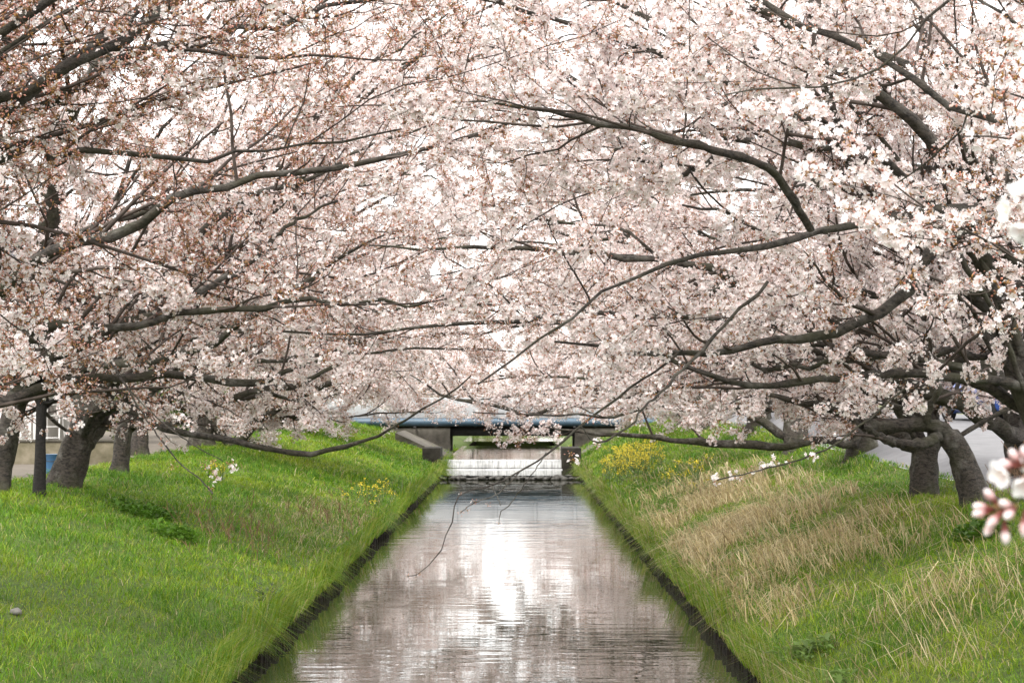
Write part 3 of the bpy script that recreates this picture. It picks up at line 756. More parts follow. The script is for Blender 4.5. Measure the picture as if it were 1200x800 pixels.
# straw coloured bank ----------------------------------------------
tree('R1', 6.0, 12.8, (-.5, .3), .24, 2.2, 'cherry tree on the straw coloured bank farthest from the blue pipe', [
    H(13.5, 14, [(1200, 30), (1110, 0), (1070, 45), (1030, 80), (980, 95), (900, 105), (850, 110)], [6, 6, 5, 5, 4, 3, 2], k=.5, trunk=True),
    H(13, 14, [(1200, 110), (1130, 150), (1080, 195), (1030, 230)], [5, 4, 3, 2], k=.08),
    ], nlimb=6, seed=31, k2=7, budr=.27, quality=2, toward=.75, limb_len=(4, 6.2), elev=(.35, 1.1), rise=(2.2, 4.8), reach=(-4.0, .5))
tree('R2', 6.3, 18, (-.7, .2), .30, 2.0, 'cherry tree on the straw coloured bank with a long bough forking over mid canal', [
    H(18, 14.5, [(1230, 238), (1150, 243), (1060, 255), (1000, 262), (950, 272), (895, 290), (800, 303), (720, 335), (640, 395), (560, 450)], [23, 22, 19, 17, 14, 10, 8, 6, 4, 2.5], k=.28, f=.8),
    H(16.2, 14.5, [(950, 268), (942, 250), (925, 225), (900, 195), (850, 178), (780, 160), (700, 140), (650, 130), (590, 122), (550, 118)], [13, 13, 12, 11, 10, 9, 8, 6, 4, 2], trunk=False, k=.7),
    H(18, 17, [(1200, 345), (1131, 273), (1100, 290), (1080, 305), (1065, 340), (1040, 362), (980, 390), (950, 395), (900, 400), (835, 413), (775, 415), (731, 412), (687, 407), (650, 400)], [17, 16, 15, 15, 14, 13, 11, 9, 8, 6, 3], trunk=False, k=.6),
    H(16.5, 17, [(850, 178), (800, 205), (760, 190), (715, 165)], [8, 6, 4, 2], trunk=False, k=.6),
    H(16, 14.5, [(900, 330), (830, 400), (783, 450), (757, 475), (740, 495), (700, 520), (680, 498)], [5, 4.5, 4, 3, 1.5], trunk=False, k=.2, f=.6),
    H(17, 15, [(800, 410), (742, 452), (720, 468), (698, 486), (673, 505), (647, 528), (617, 547), (597, 557), (572, 570), (540, 577), (533, 592), (527, 620), (515, 648), (491, 672), (478, 674)], [3.6, 3.4, 3.2, 3, 2.8, 2.4, 2.0, 1.7, 1.4, 1.1], trunk=False, k=.0, f=.35),
    H(15.4, 15, [(610, 551), (597, 565), (580, 580), (556, 588), (540, 600)], [1.8, 1.6, 1.3, 1], trunk=False, k=0),
    H(15.4, 15, [(640, 530), (620, 560), (604, 582), (596, 592), (587, 600), (585, 612)], [1.6, 1.4, 1.2, 1], trunk=False, k=0),
    H(15.4, 15.2, [(575, 569), (582, 580), (587, 592)], [1.4, 1.2, 1], trunk=False, k=0),
    H(16, 15.5, [(1060, 455), (1000, 505), (960, 530), (900, 548), (840, 562)], [3, 2.6, 2.2, 1.6], trunk=False, k=0),
    ], extra=[(at(a, b, 15.1), True, c) for (a, b, c) in ((556, 588, .75), (572, 591, .6), (540, 600, .7), (548, 597, .55), (585, 612, .6), (478, 674, .55), (492, 671, .5), (540, 577, .4))] + [(at(a, b, 15.7), c > .8, 1.0) for (a, b, c) in ((840, 562, 0), (858, 556, 0), (880, 551, .9), (893, 547, 0), (925, 540, .9), (950, 534, 0), (905, 540, 0), (866, 560, .9), (655, 512, 0), (690, 492, .9), (700, 520, 0), (672, 540, 0), (668, 532, .9))], nlimb=6, seed=32, budr=.24, quality=2, toward=.75, elev=(.3, 1.1), rise=(.9, 5.5))
tree('R3', 8.3, 32.5, (-.2, .1), .30, 1.6, 'cherry trunk beside the grey road with two thick boughs sweeping over the straw bank', [
    H(32, 29, [(1188, 513), (1171, 500), (1127, 473), (1070, 454), (1019, 432), (986, 418), (959, 422), (921, 427), (880, 440)], [27, 27, 25, 24, 22, 18, 13, 8, 4], k=.6, t=.7),
    H(32, 28, [(1200, 456), (1165, 442), (1117, 415), (1053, 412), (1002, 405), (969, 397), (900, 380), (830, 345)], [26, 25, 23, 22, 20, 16, 10, 5], k=.7),
    H(31, 27, [(1210, 316), (1138, 305), (1077, 302), (1036, 309), (942, 314), (880, 330), (800, 350)], [16, 16, 15, 14, 11, 7, 3], k=.8),
    H(33, 31, [(1190, 440), (1150, 330), (1110, 240), (1120, 110), (1100, 20)], [30, 26, 24, 18, 12]),
    ], nlimb=8, seed=33, budr=.22, quality=1, toward=.85, rise=(1, 9))
tree('R2b', 6.6, 24.0, (-.5, .1), .32, 2.2, 'cherry tree on the straw bank whose level bough sprouts an upright side branch', [
    H(24, 22, [(1190, 215), (1087, 199), (1063, 196), (1016, 189), (982, 174), (935, 169), (884, 165), (800, 160), (720, 175)], [20, 18, 17, 15, 13, 12, 10, 7, 3], k=.8),
    H(22.6, 21.5, [(986, 175), (986, 155), (972, 111), (955, 60), (955, 30), (952, -20)], [13, 12, 11, 10, 8, 6], trunk=False),
    H(23, 22, [(986, 160), (1020, 125), (1060, 80), (1110, 40)], [8, 7, 5, 3], trunk=False),
    H(24, 22, [(1200, 260), (1060, 285), (990, 205), (930, 220), (860, 222), (810, 228)], [14, 12, 10, 9, 7, 3], trunk=True),
    H(24, 23, [(1200, 360), (1100, 340), (1010, 345), (940, 300), (870, 255), (800, 240)], [12, 12, 11, 10, 7, 3], trunk=True),
    ], nlimb=10, seed=40, budr=.22, quality=1, toward=.8)
tree('R4', 6.42, 28, (-.25, .1), .21, 1.05, 'leaning mossy cherry trunk on the straw bank bent over towards the water', [
    H(28, 28, [(1118, 520), (1105, 506), (1079, 497), (1021, 498), (980, 480), (930, 470), (880, 455)], [24, 22, 20, 16, 12, 8, 4], k=.6, t=.95),
    H(28, 27, [(1105, 508), (1078, 520), (1040, 515), (1010, 500)], [14, 14, 12, 8], trunk=False, k=.3),
    H(28, 27.5, [(1085, 500), (1088, 480), (1100, 450), (1090, 400), (1075, 350)], [12, 10, 9, 7, 4], trunk=False),
    ], nlimb=3, seed=34, budr=.26, quality=1, elev=(.4, 1.1), trunk_path=[at(1146, 600, 28), at(1140, 580, 28), at(1131, 548, 28), at(1121, 524, 28), at(1108, 507, 28)])
tree('R5', 6.55, 32, (0, 0), .25, .95, 'short sawn cherry stump on the straw bank with boughs spreading from its head', [
    H(32, 33, [(1072, 520), (1040, 500), (1000, 470), (940, 450), (880, 435), (820, 405)], [26, 24, 20, 15, 9, 3], k=.7),
    H(32, 33, [(1090, 520), (1095, 480), (1070, 420), (1040, 370), (1000, 330)], [20, 18, 15, 11, 6]),
    ], nlimb=7, seed=35, toward=.8, rise=(.5, 9), budr=.26, quality=1, size=1.1, elev=(.35, 1.0))
tree('R6', 7.6, 43.5, (-.2, 0), .33, 1.2, 'wide cherry trunk on the straw bank standing close behind the sawn stump', [
    H(43, 44, [(1000, 520), (960, 515), (911, 523), (854, 520), (800, 517), (758, 511), (700, 508), (640, 500)], [14, 13, 12, 11, 9, 7, 4, 2], k=.35),
    H(43, 42, [(1000, 505), (960, 480), (900, 462), (840, 455), (780, 440)], [18, 16, 13, 9, 4]),
    ], nlimb=9, seed=36, toward=.8, rise=(-.4, 10.5), quality=1, size=1.25, spacing=.09, k3=5, budr=.26, elev=(.25, 1.0))
tree('R7', 7.2, 51, (-.2, 0), .36, 1.4, 'cherry trunk on the straw bank whose limbs cross above the yellow flowers', [
    H(51, 50, [(925, 515), (880, 485), (830, 470), (770, 462), (700, 455), (626, 486), (589, 476), (552, 471), (518, 462), (481, 439)], [16, 14, 12, 10, 8, 6, 5, 5, 4, 2], k=.5),
    ], nlimb=9, seed=37, toward=.8, rise=(-.8, 10), quality=0, size=1.0, spacing=.22, k3=5, k4=2, budr=.24, elev=(.2, 1.0))
for k, (x, y) in enumerate([(-3.6, 172), (.6, 176), (4.6, 170)]):
    tree('E%d' % k, x, y, (.2, 0), .4, 1.6, ['cherry tree closing the canal end on the green bank side', 'cherry tree closing the canal end at mid channel', 'cherry tree closing the canal end on the road side'][k], nlimb=8, seed=70 + k, quality=0, size=1.8, spacing=.36, k3=5, k4=0, budr=.2, toward=0, limb_len=(3.5, 6), elev=(.0, 1.1), group='cherry trees closing the canal')
for k, (x, y) in enumerate([(7.6, 62), (7.3, 74), (7.8, 89), (8.2, 112), (7.6, 129), (7.9, 147)]):
    tree('RF%d' % k, x, y, (-.5, 0), .4, 1.6, ['cherry tree behind the yellow flowers on the straw bank', 'cherry tree beside the weir on the side of the grey road', 'cherry tree just before the pipe bridge on the road side', 'cherry tree just beyond the pipe bridge on the road side', 'second cherry tree beyond the pipe bridge on the road side', 'third cherry tree beyond the pipe bridge on the road side'][k],
         nlimb=8, seed=50 + k, reach=(-4.2, .9), toward=.75, rise=(-1.0, 8), quality=0, size=1.25 if y < 80 else 1.6, spacing=.26 if y < 80 else .34, k3=5, k4=1 if y < 80 else 0, budr=.2, limb_len=(4.5, 7.2), elev=(.15, 1.1))

# the cherry beside the camera: only the tips of two twigs hang into view
R0 = tree('R0', 4.2, 5.2, (-.3, 0), .22, 1.8, 'close out of focus sprigs of white blossom and pink buds hanging beside the camera', [
    dict(p=[np.array([3.4, 4.6, 4.4]), np.array([2.2, 3.7, 5.3]), np.array([1.35, 3.0, 5.0]), np.array([.92, 2.7, 4.2]), at(1238, 215, 2.62), at(1232, 236, 2.62)], w=[70, 45, 24, 12, 7, 5, 4], k=0),
    dict(p=[np.array([2.2, 3.7, 5.3]), np.array([1.5, 3.0, 4.9]), np.array([1.05, 2.62, 4.0]), np.array([.80, 2.5, 3.35]), at(1232, 520, 2.42), at(1222, 548, 2.42)], w=[24, 16, 10, 7, 5, 4], k=0, trunk=False),
    dict(p=[np.array([1.05, 2.62, 4.0]), np.array([.84, 2.46, 3.2]), at(1235, 575, 2.40), at(1212, 600, 2.40), at(1185, 596, 2.40), at(1163, 597, 2.40)], w=[8, 6, 6, 6, 6, 5], k=0, trunk=False),
    ], nlimb=0, seed=60, quality=1, group='cherry trees lining the canal')
def petal_mesh(g):
    nu, nv = 7, 7; v = []
    for i in range(nu):
        t = i/(nu - 1); wdt = .0115*math.sin(math.pi*(.10 + .80*t)**.8)
        for j in range(nv):
            u = j/(nv - 1)*2 - 1; y = .002 + .0185*t - (.0028*(1 - abs(u))**2 if i == nu - 1 else 0) - .0025*u*u*t
            v.append([u*wdt, y, .0050*t*t + .0028*u*u + g.normal(0, .00025)])
    f = [[i*nv + j, i*nv + j + 1, (i+1)*nv + j + 1, (i+1)*nv + j] for i in range(nu - 1) for j in range(nv - 1)]
    c = np.array([[.90, .80 + .10*min(1, v_[1]/.012), .80 + .09*min(1, v_[1]/.012)] for v_ in v])
    return np.array(v), np.array(f), c
def basis(z, g):
    z = nrm(np.asarray(z, float)); x = nrm(np.cross(z, g.normal(0, 1, 3))); return np.stack([x, np.cross(z, x), z], 1)
def lathe(prof, cols, sides=10):
    v = []; c = []
    for (r, z), cc in zip(prof, cols):
        for k in range(sides): v.append([r*math.cos(k*6.2832/sides), r*math.sin(k*6.2832/sides), z]); c.append(cc)
    f = [[i*sides + k, i*sides + (k+1) % sides, (i+1)*sides + (k+1) % sides, (i+1)*sides + k] for i in range(len(prof) - 1) for k in range(sides)]
    return np.array(v), np.array(f), np.array(c)
gS = np.random.default_rng(12); base0 = np.array(R0.location)
def stalk_to(p, q, parent, r=.0011):
    P = catmull([p, (p + q)/2 + np.array([0, 0, .006]), q], 7); v, f = tubes(P[None], np.full((1, 7), r), 6)
    link('flower_stalk', mesh('flower_stalk', v, f, np.repeat([[.30, .17, .07]], len(v), 0), smooth=True), BUD, parent)
def big_flower(p, z, origin):
    B = basis(z, gS); prof = [(.0016, -.010), (.0026, -.008), (.0030, -.003), (.0022, .0), (.0008, .001)]
    v, f, c = lathe(prof, [(.16, .07, .03), (.22, .06, .04), (.26, .08, .06), (.3, .15, .08), (.5, .45, .2)])
    for k in range(14):                        # stamens
        a = gS.uniform(0, 6.28); tl = gS.uniform(.006, .011); e = np.array([math.cos(a)*.006, math.sin(a)*.006, tl]); n0 = len(v)
        v = np.vstack([v, [[.0002, 0, 0], [-.0002, 0, 0], e + [.0004, 0, 0], e - [.0004, 0, 0]]]); f = np.vstack([f, [[n0, n0+1, n0+3, n0+2]]]); c = np.vstack([c, [[.8, .6, .6]]*2, [[.65, .5, .12]]*2])
    fo = link('flower', mesh('flower', v @ B.T + (p - base0), f, c, smooth=True), BUD, R0)
    for k in range(5):
        pv, pf, pc = petal_mesh(gS); a = k*6.2832/5 + gS.normal(0, .08); op = gS.uniform(-.1, .5)
        rx = np.array([[1, 0, 0], [0, math.cos(op), -math.sin(op)], [0, math.sin(op), math.cos(op)]]); rz = np.array([[math.cos(a), -math.sin(a), 0], [math.sin(a), math.cos(a), 0], [0, 0, 1]])
        link('petal', mesh('petal', (pv @ rx.T @ rz.T) @ B.T + (p - base0), pf, pc, smooth=True), PETAL, fo)
    stalk_to(p - base0 - B[:, 2]*.010, origin - base0, R0)
def big_bud(p, z, origin, s_=1.0, white=False):
    B = basis(z, gS); pk = (.84, .72, .71) if white else (.70, .47, .46)
    prof = [(.0012, -.014), (.0024, -.011), (.0030, -.005), (.0040, -.001), (.0052, .004), (.0050, .008), (.0034, .012), (.0006, .0145)]
    v, f, c = lathe([(a*s_, b*s_) for a, b in prof], [(.13, .075, .03), (.14, .035, .025), (.17, .04, .03), (.26, .08, .07), pk, pk, (.82, .73, .72), (.86, .82, .81)])
    link('bud_tip', mesh('bud_tip', v @ B.T + (p - base0), f, c, smooth=True), BUD, R0)
    stalk_to(p - base0 - B[:, 2]*.013*s_, origin - base0, R0)
o1 = at(1232, 236, 2.62); o2 = at(1222, 548, 2.42); o3 = at(1190, 596, 2.40); o4 = at(1168, 597, 2.40); o5 = at(1212, 600, 2.4)
for (px, py, z) in ((1198, 226, (-.3, -.5, .8)), (1184, 246, (-.9, -.3, .1)), (1198, 266, (-.3, -.6, -.7)), (1210, 246, (.2, -1, .1)), (1207, 274, (.1, -.4, -.9)), (1212, 224, (.2, -.4, .9))): big_flower(at(px, py, 2.6 + gS.normal(0, .012)), z, o1)
for (px, py, z) in ((1175, 553, (-.7, -.5, -.5)), (1199, 566, (-.1, -.7, -.7)), (1206, 546, (0, -.8, .3))): big_flower(at(px, py, 2.41 + gS.normal(0, .01)), z, o2)
for (px, py, z) in ((1182, 544, (-1, -.2, .2)), (1190, 537, (-.6, -.2, .8)), (1200, 535, (-.2, -.3, .9))): big_bud(at(px, py, 2.41), z, o2)
for (px, py, z) in ((1152, 594, (-1, -.1, .15)), (1151, 600, (-1, -.2, -.15)), (1161, 583, (-.6, -.2, .7)), (1160, 615, (-.6, -.2, -.9))): big_bud(at(px, py, 2.40), z, o4)
for (px, py, z) in ((1180, 592, (-.7, -.5, .3)), (1183, 600, (-.5, -.6, -.3)), (1166, 606, (-.7, -.1, -.7))): big_bud(at(px, py, 2.39), z, o3, 1.1)
big_bud(at(1176, 622, 2.40), (.05, -.1, -1), o3, 1.1, True)
big_bud(at(1199, 612, 2.40), (-.1, -.2, -1), o5, 1.2)

# ------------------------------------------------------------------ weir, pipe bridge
CONC = plain('stained_concrete', (.17, .155, .13), (.07, .065, .052), .9, 2.2, .5)
PALE = plain('pale_concrete', (.50, .51, .52), (.40, .41, .42), .85, 1.5, .2)
DARKC = plain('dark_wet_concrete', (.045, .041, .033), (.018, .016, .013), .8, 4, .5)
FOAM = plain('falling_water', (.52, .53, .52), (.16, .165, .16), .3, 22, .4, stretch=(1, .1, .04))
BLUE = plain('blue_pipe_paint', (.065, .115, .16), (.045, .08, .115), .45, 3)
STEEL = plain('dark_steel', (.05, .05, .052), (.03, .03, .03), .5, 6)
weir = link('weir', None, label='low stepped concrete weir with white water between dark piers', category='weir'); weir.location = (0, 85, 0)
MB().box(-3.15, 1.95, .0, .6, -.8, .47).build('crest', DARKC, weir)
MB().box(-3.15, 1.95, -2.2, -.02, -.8, .12).build('apron', DARKC, weir)
MB().box(-3.9, -3.15, -1.6, 1.2, -.8, 1.05).build('pier', DARKC, weir, bevel=.03)
MB().box(1.95, 2.75, -1.6, 1.2, -.8, 1.05).build('pier', DARKC, weir, bevel=.03)
def fall(y0, z0, y1, z1, x0, x1, parent, seed):
    g = np.random.default_rng(seed); nx = 80; xs = np.linspace(x0, x1, nx); rows = []
    for t in np.linspace(0, 1, 6):
        yy = y0 + (y1 - y0)*t**.6 + (fnoise(xs*5, xs*0 + t*2, seed) - .5)*.06*t; zz = z0 + (z1 - z0)*t**1.7 + (fnoise(xs*6, xs*0 + t, seed + 1) - .5)*.02
        rows.append(np.stack([xs, yy, zz], 1))
    v = np.vstack(rows); i, j = np.meshgrid(np.arange(5), np.arange(nx - 1), indexing='ij'); a = (i*nx + j).ravel()
    return link('water_sheet', mesh('water_sheet', v, np.stack([a, a+1, a+nx+1, a+nx], 1), smooth=True), FOAM, parent)
fall(.02, .52, -.35, .17, -3.15, 1.95, weir, 1)
fall(-2.2, .19, -2.6, .165, -3.15, 1.95, weir, 3)
sill = link('rock_sill', None, label='line of dark wet stones crossing the canal below the weir', category='rocks'); sill.location = (0, 76, 0)
ROCK = plain('wet_stone', (.10, .095, .085), (.04, .038, .034), .6, 6, .6)
def stones(parent, n, seed, x0, x1, y0, y1, z, r0, r1, m, name='stones'):
    g = np.random.default_rng(seed); b = MB()
    t = (1 + 5**.5)/2
    iv = nrm(np.array([[-1,t,0],[1,t,0],[-1,-t,0],[1,-t,0],[0,-1,t],[0,1,t],[0,-1,-t],[0,1,-t],[t,0,-1],[t,0,1],[-t,0,-1],[-t,0,1]], float))
    it = [[0,11,5],[0,5,1],[0,1,7],[0,7,10],[0,10,11],[1,5,9],[5,11,4],[11,10,2],[10,7,6],[7,1,8],[3,9,4],[3,4,2],[3,2,6],[3,6,8],[3,8,9],[4,9,5],[2,4,11],[6,2,10],[8,6,7],[9,8,1]]
    for k in range(n):
        r = g.uniform(r0, r1); v = iv*(1 + g.normal(0, .16, (12, 1)))*r*np.array([g.uniform(.8, 1.5), g.uniform(.7, 1.2), g.uniform(.5, .85)])
        b.add(v + np.array([g.uniform(x0, x1), g.uniform(y0, y1), z + g.uniform(-.04, .03)]), t=it)
    return b.build(name, m, parent, smooth=False, kind='stuff')
stones(sill, 170, 4, -2.9, 2.5, -.1, .55, .07, .06, .15, ROCK)

bridge = link('pipe_bridge', None, label='low concrete road bridge with pale parapet crossing the canal', category='bridge'); bridge.location = (0, 100, 0)
MB().box(-11, 11, .4, 5.6, 1.75, 2.15).build('deck', CONC, bridge, bevel=.02)
for yy in (.75, 2.2, 3.7, 5.0): MB().box(-4.6, 4.6, yy, yy + .35, 1.25, 1.747).build('beam', STEEL, bridge)
MB().box(-6.5, -3.3, .5, 5.4, -.8, 1.745).build('abutment', CONC, bridge)
MB().box(3.0, 6.5, .5, 5.4, -.8, 1.745).build('abutment', CONC, bridge)
for k in range(11): MB().box(-11 + 2*k + .05, -9.05 + 2*k, .45, .62, 2.153, 3.18).build('parapet_panel', PALE, bridge, bevel=.015)
for k in range(12): MB().box(-11.08 + 2*k, -10.92 + 2*k, .40, .68, 2.153, 3.28).build('parapet_post', PALE, bridge, bevel=.01)
for k in range(11): MB().box(-11 + 2*k + .05, -9.05 + 2*k, 5.35, 5.5, 2.153, 3.18).build('parapet_panel', PALE, bridge, bevel=.015)
wp = link('water_pipe', None, label='thick blue pipe running along the front of the road bridge', category='pipe'); wp.location = (0, 99.9, 1.9)
MB().tube([[-9.2, 0, -.9], [-9.2, 0, -.15], [-9.05, 0, 0], [-8.8, 0, .05], [8.8, 0, .05], [9.05, 0, 0], [9.2, 0, -.15], [9.2, 0, -.9]], .2, 16).build('pipe', BLUE, wp, smooth=True)
for x in np.arange(-8, 8.1, 2.0): MB().tube([[x - .06, 0, .05], [x + .06, 0, .05]], .235, 16).build('flange', BLUE, wp)
for x in (-6, -2, 2, 6): MB().box(x + .9, x + 1.02, -.22, .5, -.22, -.155).build('bracket', STEEL, wp)
# sloped concrete lining by the bridge
for (sx, e) in ((-1, XL), (1, XR)):
    b = MB(); prof = np.array([[e - .0*sx, 0, -.6], [e, 0, .35], [e + sx*2.6, 0, 1.55], [e + sx*2.6, 0, -.6]])
    b.prism(prof if sx > 0 else prof[::-1], ([0, 92, 0], [0, 100.3, 0])); b.build('lining_left' if sx < 0 else 'lining_right', CONC, kind='structure')

# ------------------------------------------------------------------ houses, walls, things on the far sides of the trees
def wallm(n, c): return plain(n, c, tuple(x*.88 for x in c), .85, 1.2, .15)
GLASS = plain('dark_window_glass', (.06, .07, .08), (.04, .045, .05), .08, 1)
FRAME = plain('window_frame', (.55, .55, .54), None, .5, 3)
def house(x, y, w_, dp, h, label, wc, rc, wins, door=None, over=.5, rise=1.6):
    z = float(min(gz(x, y), gz(x + w_, y))) - .1
    root = link('house', None, label=label, category='house', group='houses beyond the trees'); root.location = (x, y, z)
    MB().box(0, w_, 0, dp, 0, h).build('wall', wallm('render_coat', wc), root)
    b = MB(); prof = np.array([[-over, -over, h + .02], [-over, dp/2, h + rise], [-over, dp + over, h + .02], [-over, dp + over, h - .12], [-over, dp/2, h + rise - .16], [-over, -over, h - .12]])
    b.prism(prof, ([0, 0, .02], [w_ + 2*over, 0, .02])); b.build('roof', plain('roof_tile', rc, None, .7, 3, .5, stretch=(1, 6, 6)), root)
    for (wx, wz, ww, wh) in wins:
        f = MB()
        f.box(wx - .06, wx, -.05, .02, wz - .06, wz + wh + .06).box(wx + ww, wx + ww + .06, -.05, .02, wz - .06, wz + wh + .06).box(wx, wx + ww, -.05, .02, wz - .06, wz).box(wx, wx + ww, -.05, .02, wz + wh, wz + wh + .06).box(wx + ww/2 - .025, wx + ww/2 + .025, -.045, -.015, wz, wz + wh)
        fo = f.build('window', FRAME, root)
        MB().box(wx, wx + ww, -.012, -.003, wz, wz + wh).build('pane', GLASS, fo)
    if door:
        dx, dw, dh, dc = door
        d = MB().box(dx, dx + dw, -.06, -.003, .1, dh).build('door', plain('door_paint', dc, None, .5, 2), root)
        MB().box(dx + dw - .15, dx + dw - .08, -.11, -.063, dh*.47, dh*.53).build('handle', STEEL, d)
    # wall side facing the canal
    sx = w_ if x < 0 else 0; o = .03*(1 if x < 0 else -1)
    for k in range(int(dp//3)):
        yy = 1 + k*3
        f = MB().box(min(sx, sx + o), max(sx, sx + o), yy, yy + 1.5, 1.0, 2.3).build('window', FRAME, root)
        MB().box(min(sx + o, sx + o*1.4), max(sx + o, sx + o*1.4), yy + .08, yy + 1.42, 1.08, 2.22).build('pane', GLASS, f)
house(-24, 60, 9.5, 8, 5.2, 'pale grey two storey house behind the green bank cherries', (.62, .60, .56), (.10, .10, .11), [(6.8, 1.0, 1.5, 1.3), (3.2, 1.0, 1.5, 1.3), (6.8, 3.4, 1.5, 1.1), (3.2, 3.4, 1.5, 1.1)])
house(-27, 84, 11, 9, 5.6, 'cream house with brown roof farther along the green bank side', (.58, .52, .42), (.16, .09, .06), [(8.4, 1, 1.5, 1.3), (5, 1, 1.5, 1.3), (8.4, 3.6, 1.5, 1.1)])
house(-24, 118, 10, 9, 5.6, 'white house beyond the pipe bridge on the green bank side', (.70, .69, .67), (.09, .12, .16), [(7.5, 1, 1.5, 1.3), (4, 1, 1.5, 1.3), (7.5, 3.6, 1.5, 1.1)])
house(16.5, 72, 11, 8, 5.4, 'beige house with a red brown door behind the blue car', (.60, .54, .45), (.11, .10, .10), [(3, 1, 1.5, 1.3), (6.5, 1, 1.5, 1.3), (2, 3.6, 1.5, 1.1)], door=(.6, .95, 2.1, (.28, .09, .05)))
house(15.5, 104, 10, 9, 5.8, 'light grey house beyond the blue car near the pipe bridge', (.56, .57, .58), (.12, .12, .14), [(1, 1, 1.5, 1.3), (5, 1, 1.5, 1.3), (1, 3.6, 1.5, 1.1)])
house(12, 150, 10, 9, 6, 'white house far beyond the pipe bridge on the road side', (.70, .70, .70), (.14, .11, .10), [(1, 1, 1.5, 1.3), (5, 1, 1.5, 1.3), (1, 3.6, 1.5, 1.1)])

lw = link('low_wall', None, label='low mossy concrete wall beside the slender cherry trunk', category='wall'); lw.location = (-12.2, 47, float(gz(-11, 47)))
MB().box(0, 2.9, 0, .18, -.3, .52).build('wall_body', plain('mossy_concrete', (.25, .22, .16), (.11, .10, .06), .95, 2.5, .5), lw, bevel=.015)
MB().box(-.03, 2.93, -.03, .21, .523, .58).build('coping', CONC, lw, bevel=.01)
# white boarded gate by the grey house
gt = link('boarded_gate', None, label='white boarded gate standing before the pale grey house', category='gate'); gt.location = (-15.3, 54, float(gz(-13, 54)))
WHITE = plain('white_paint', (.72, .72, .70), (.6, .6, .58), .6, 3)
for k in range(11): MB().box(.2*k, .2*k + .17, 0, .025, .08, 1.35 + .0*k).build('board', WHITE, gt, bevel=.004)
for z in (.3, 1.05): MB().box(0, 2.2, .027, .07, z, z + .1).build('rail', WHITE, gt)
for x in (-.12, 2.23): MB().box(x, x + .1, -.02, .08, 0, 1.5).build('post', WHITE, gt, bevel=.008)
# folding ladder
ld = link('step_ladder', None, label='white folding step ladder standing open beside the boarded gate', category='ladder'); ld.location = (-11.6, 50, float(gz(-11.6, 50)))
def bar(a, b, r=.022): return MB().tube([a, b], r, 6)
for (x, ) in ((-.22,), (.22,)): bar([x*1.15, -.45, 0], [x*.7, 0, 1.65]).build('stile', WHITE, ld)
for (x, ) in ((-.22,), (.22,)): bar([x*1.15, .45, 0], [x*.7, .03, 1.6], .018).build('back_leg', WHITE, ld)
for k in range(5):
    t = (k + 1)/6; hw = .22*(1.15*(1 - t) + .7*t)
    MB().box(-hw, hw, -.45*(1 - t) - .05, -.45*(1 - t) + .04, 1.65*t - .015, 1.65*t + .012).build('tread', WHITE, ld)
bk = link('bucket', None, label='blue plastic bucket on the path beside the thick grey cherry trunk', category='bucket'); bk.location = (-9.75, 42, float(gz(-9.75, 42)))
BL = plain('blue_plastic', (.06, .17, .33), None, .4, 4)
MB().tube([[0, 0, 0], [0, 0, .12], [0, 0, .38], [0, 0, .40]], [.15, .165, .19, .205], 18).build('body', BL, bk, smooth=True)
a = np.linspace(0, math.pi, 10); MB().tube(np.stack([np.cos(a)*.2, -.05 - np.sin(a)*.13, .37 - np.sin(a)*.12], 1), .006, 5).build('handle', STEEL, bk)
# gate pillar and the parked car on the road side
gp = link('gate_pillar', None, label='square beige gate pillar in front of the blue car', category='pillar'); gp.location = (12.35, 48.6, float(gz(12.3, 48.6)))
BEIGE = plain('beige_render', (.50, .44, .34), (.40, .35, .27), .9, 3, .3)
MB().box(-.2, .2, -.2, .2, -.3, 1.35).build('shaft', BEIGE, gp, bevel=.015); MB().box(-.25, .25, -.25, .25, 1.353, 1.43).build('cap', CONC, gp, bevel=.015)

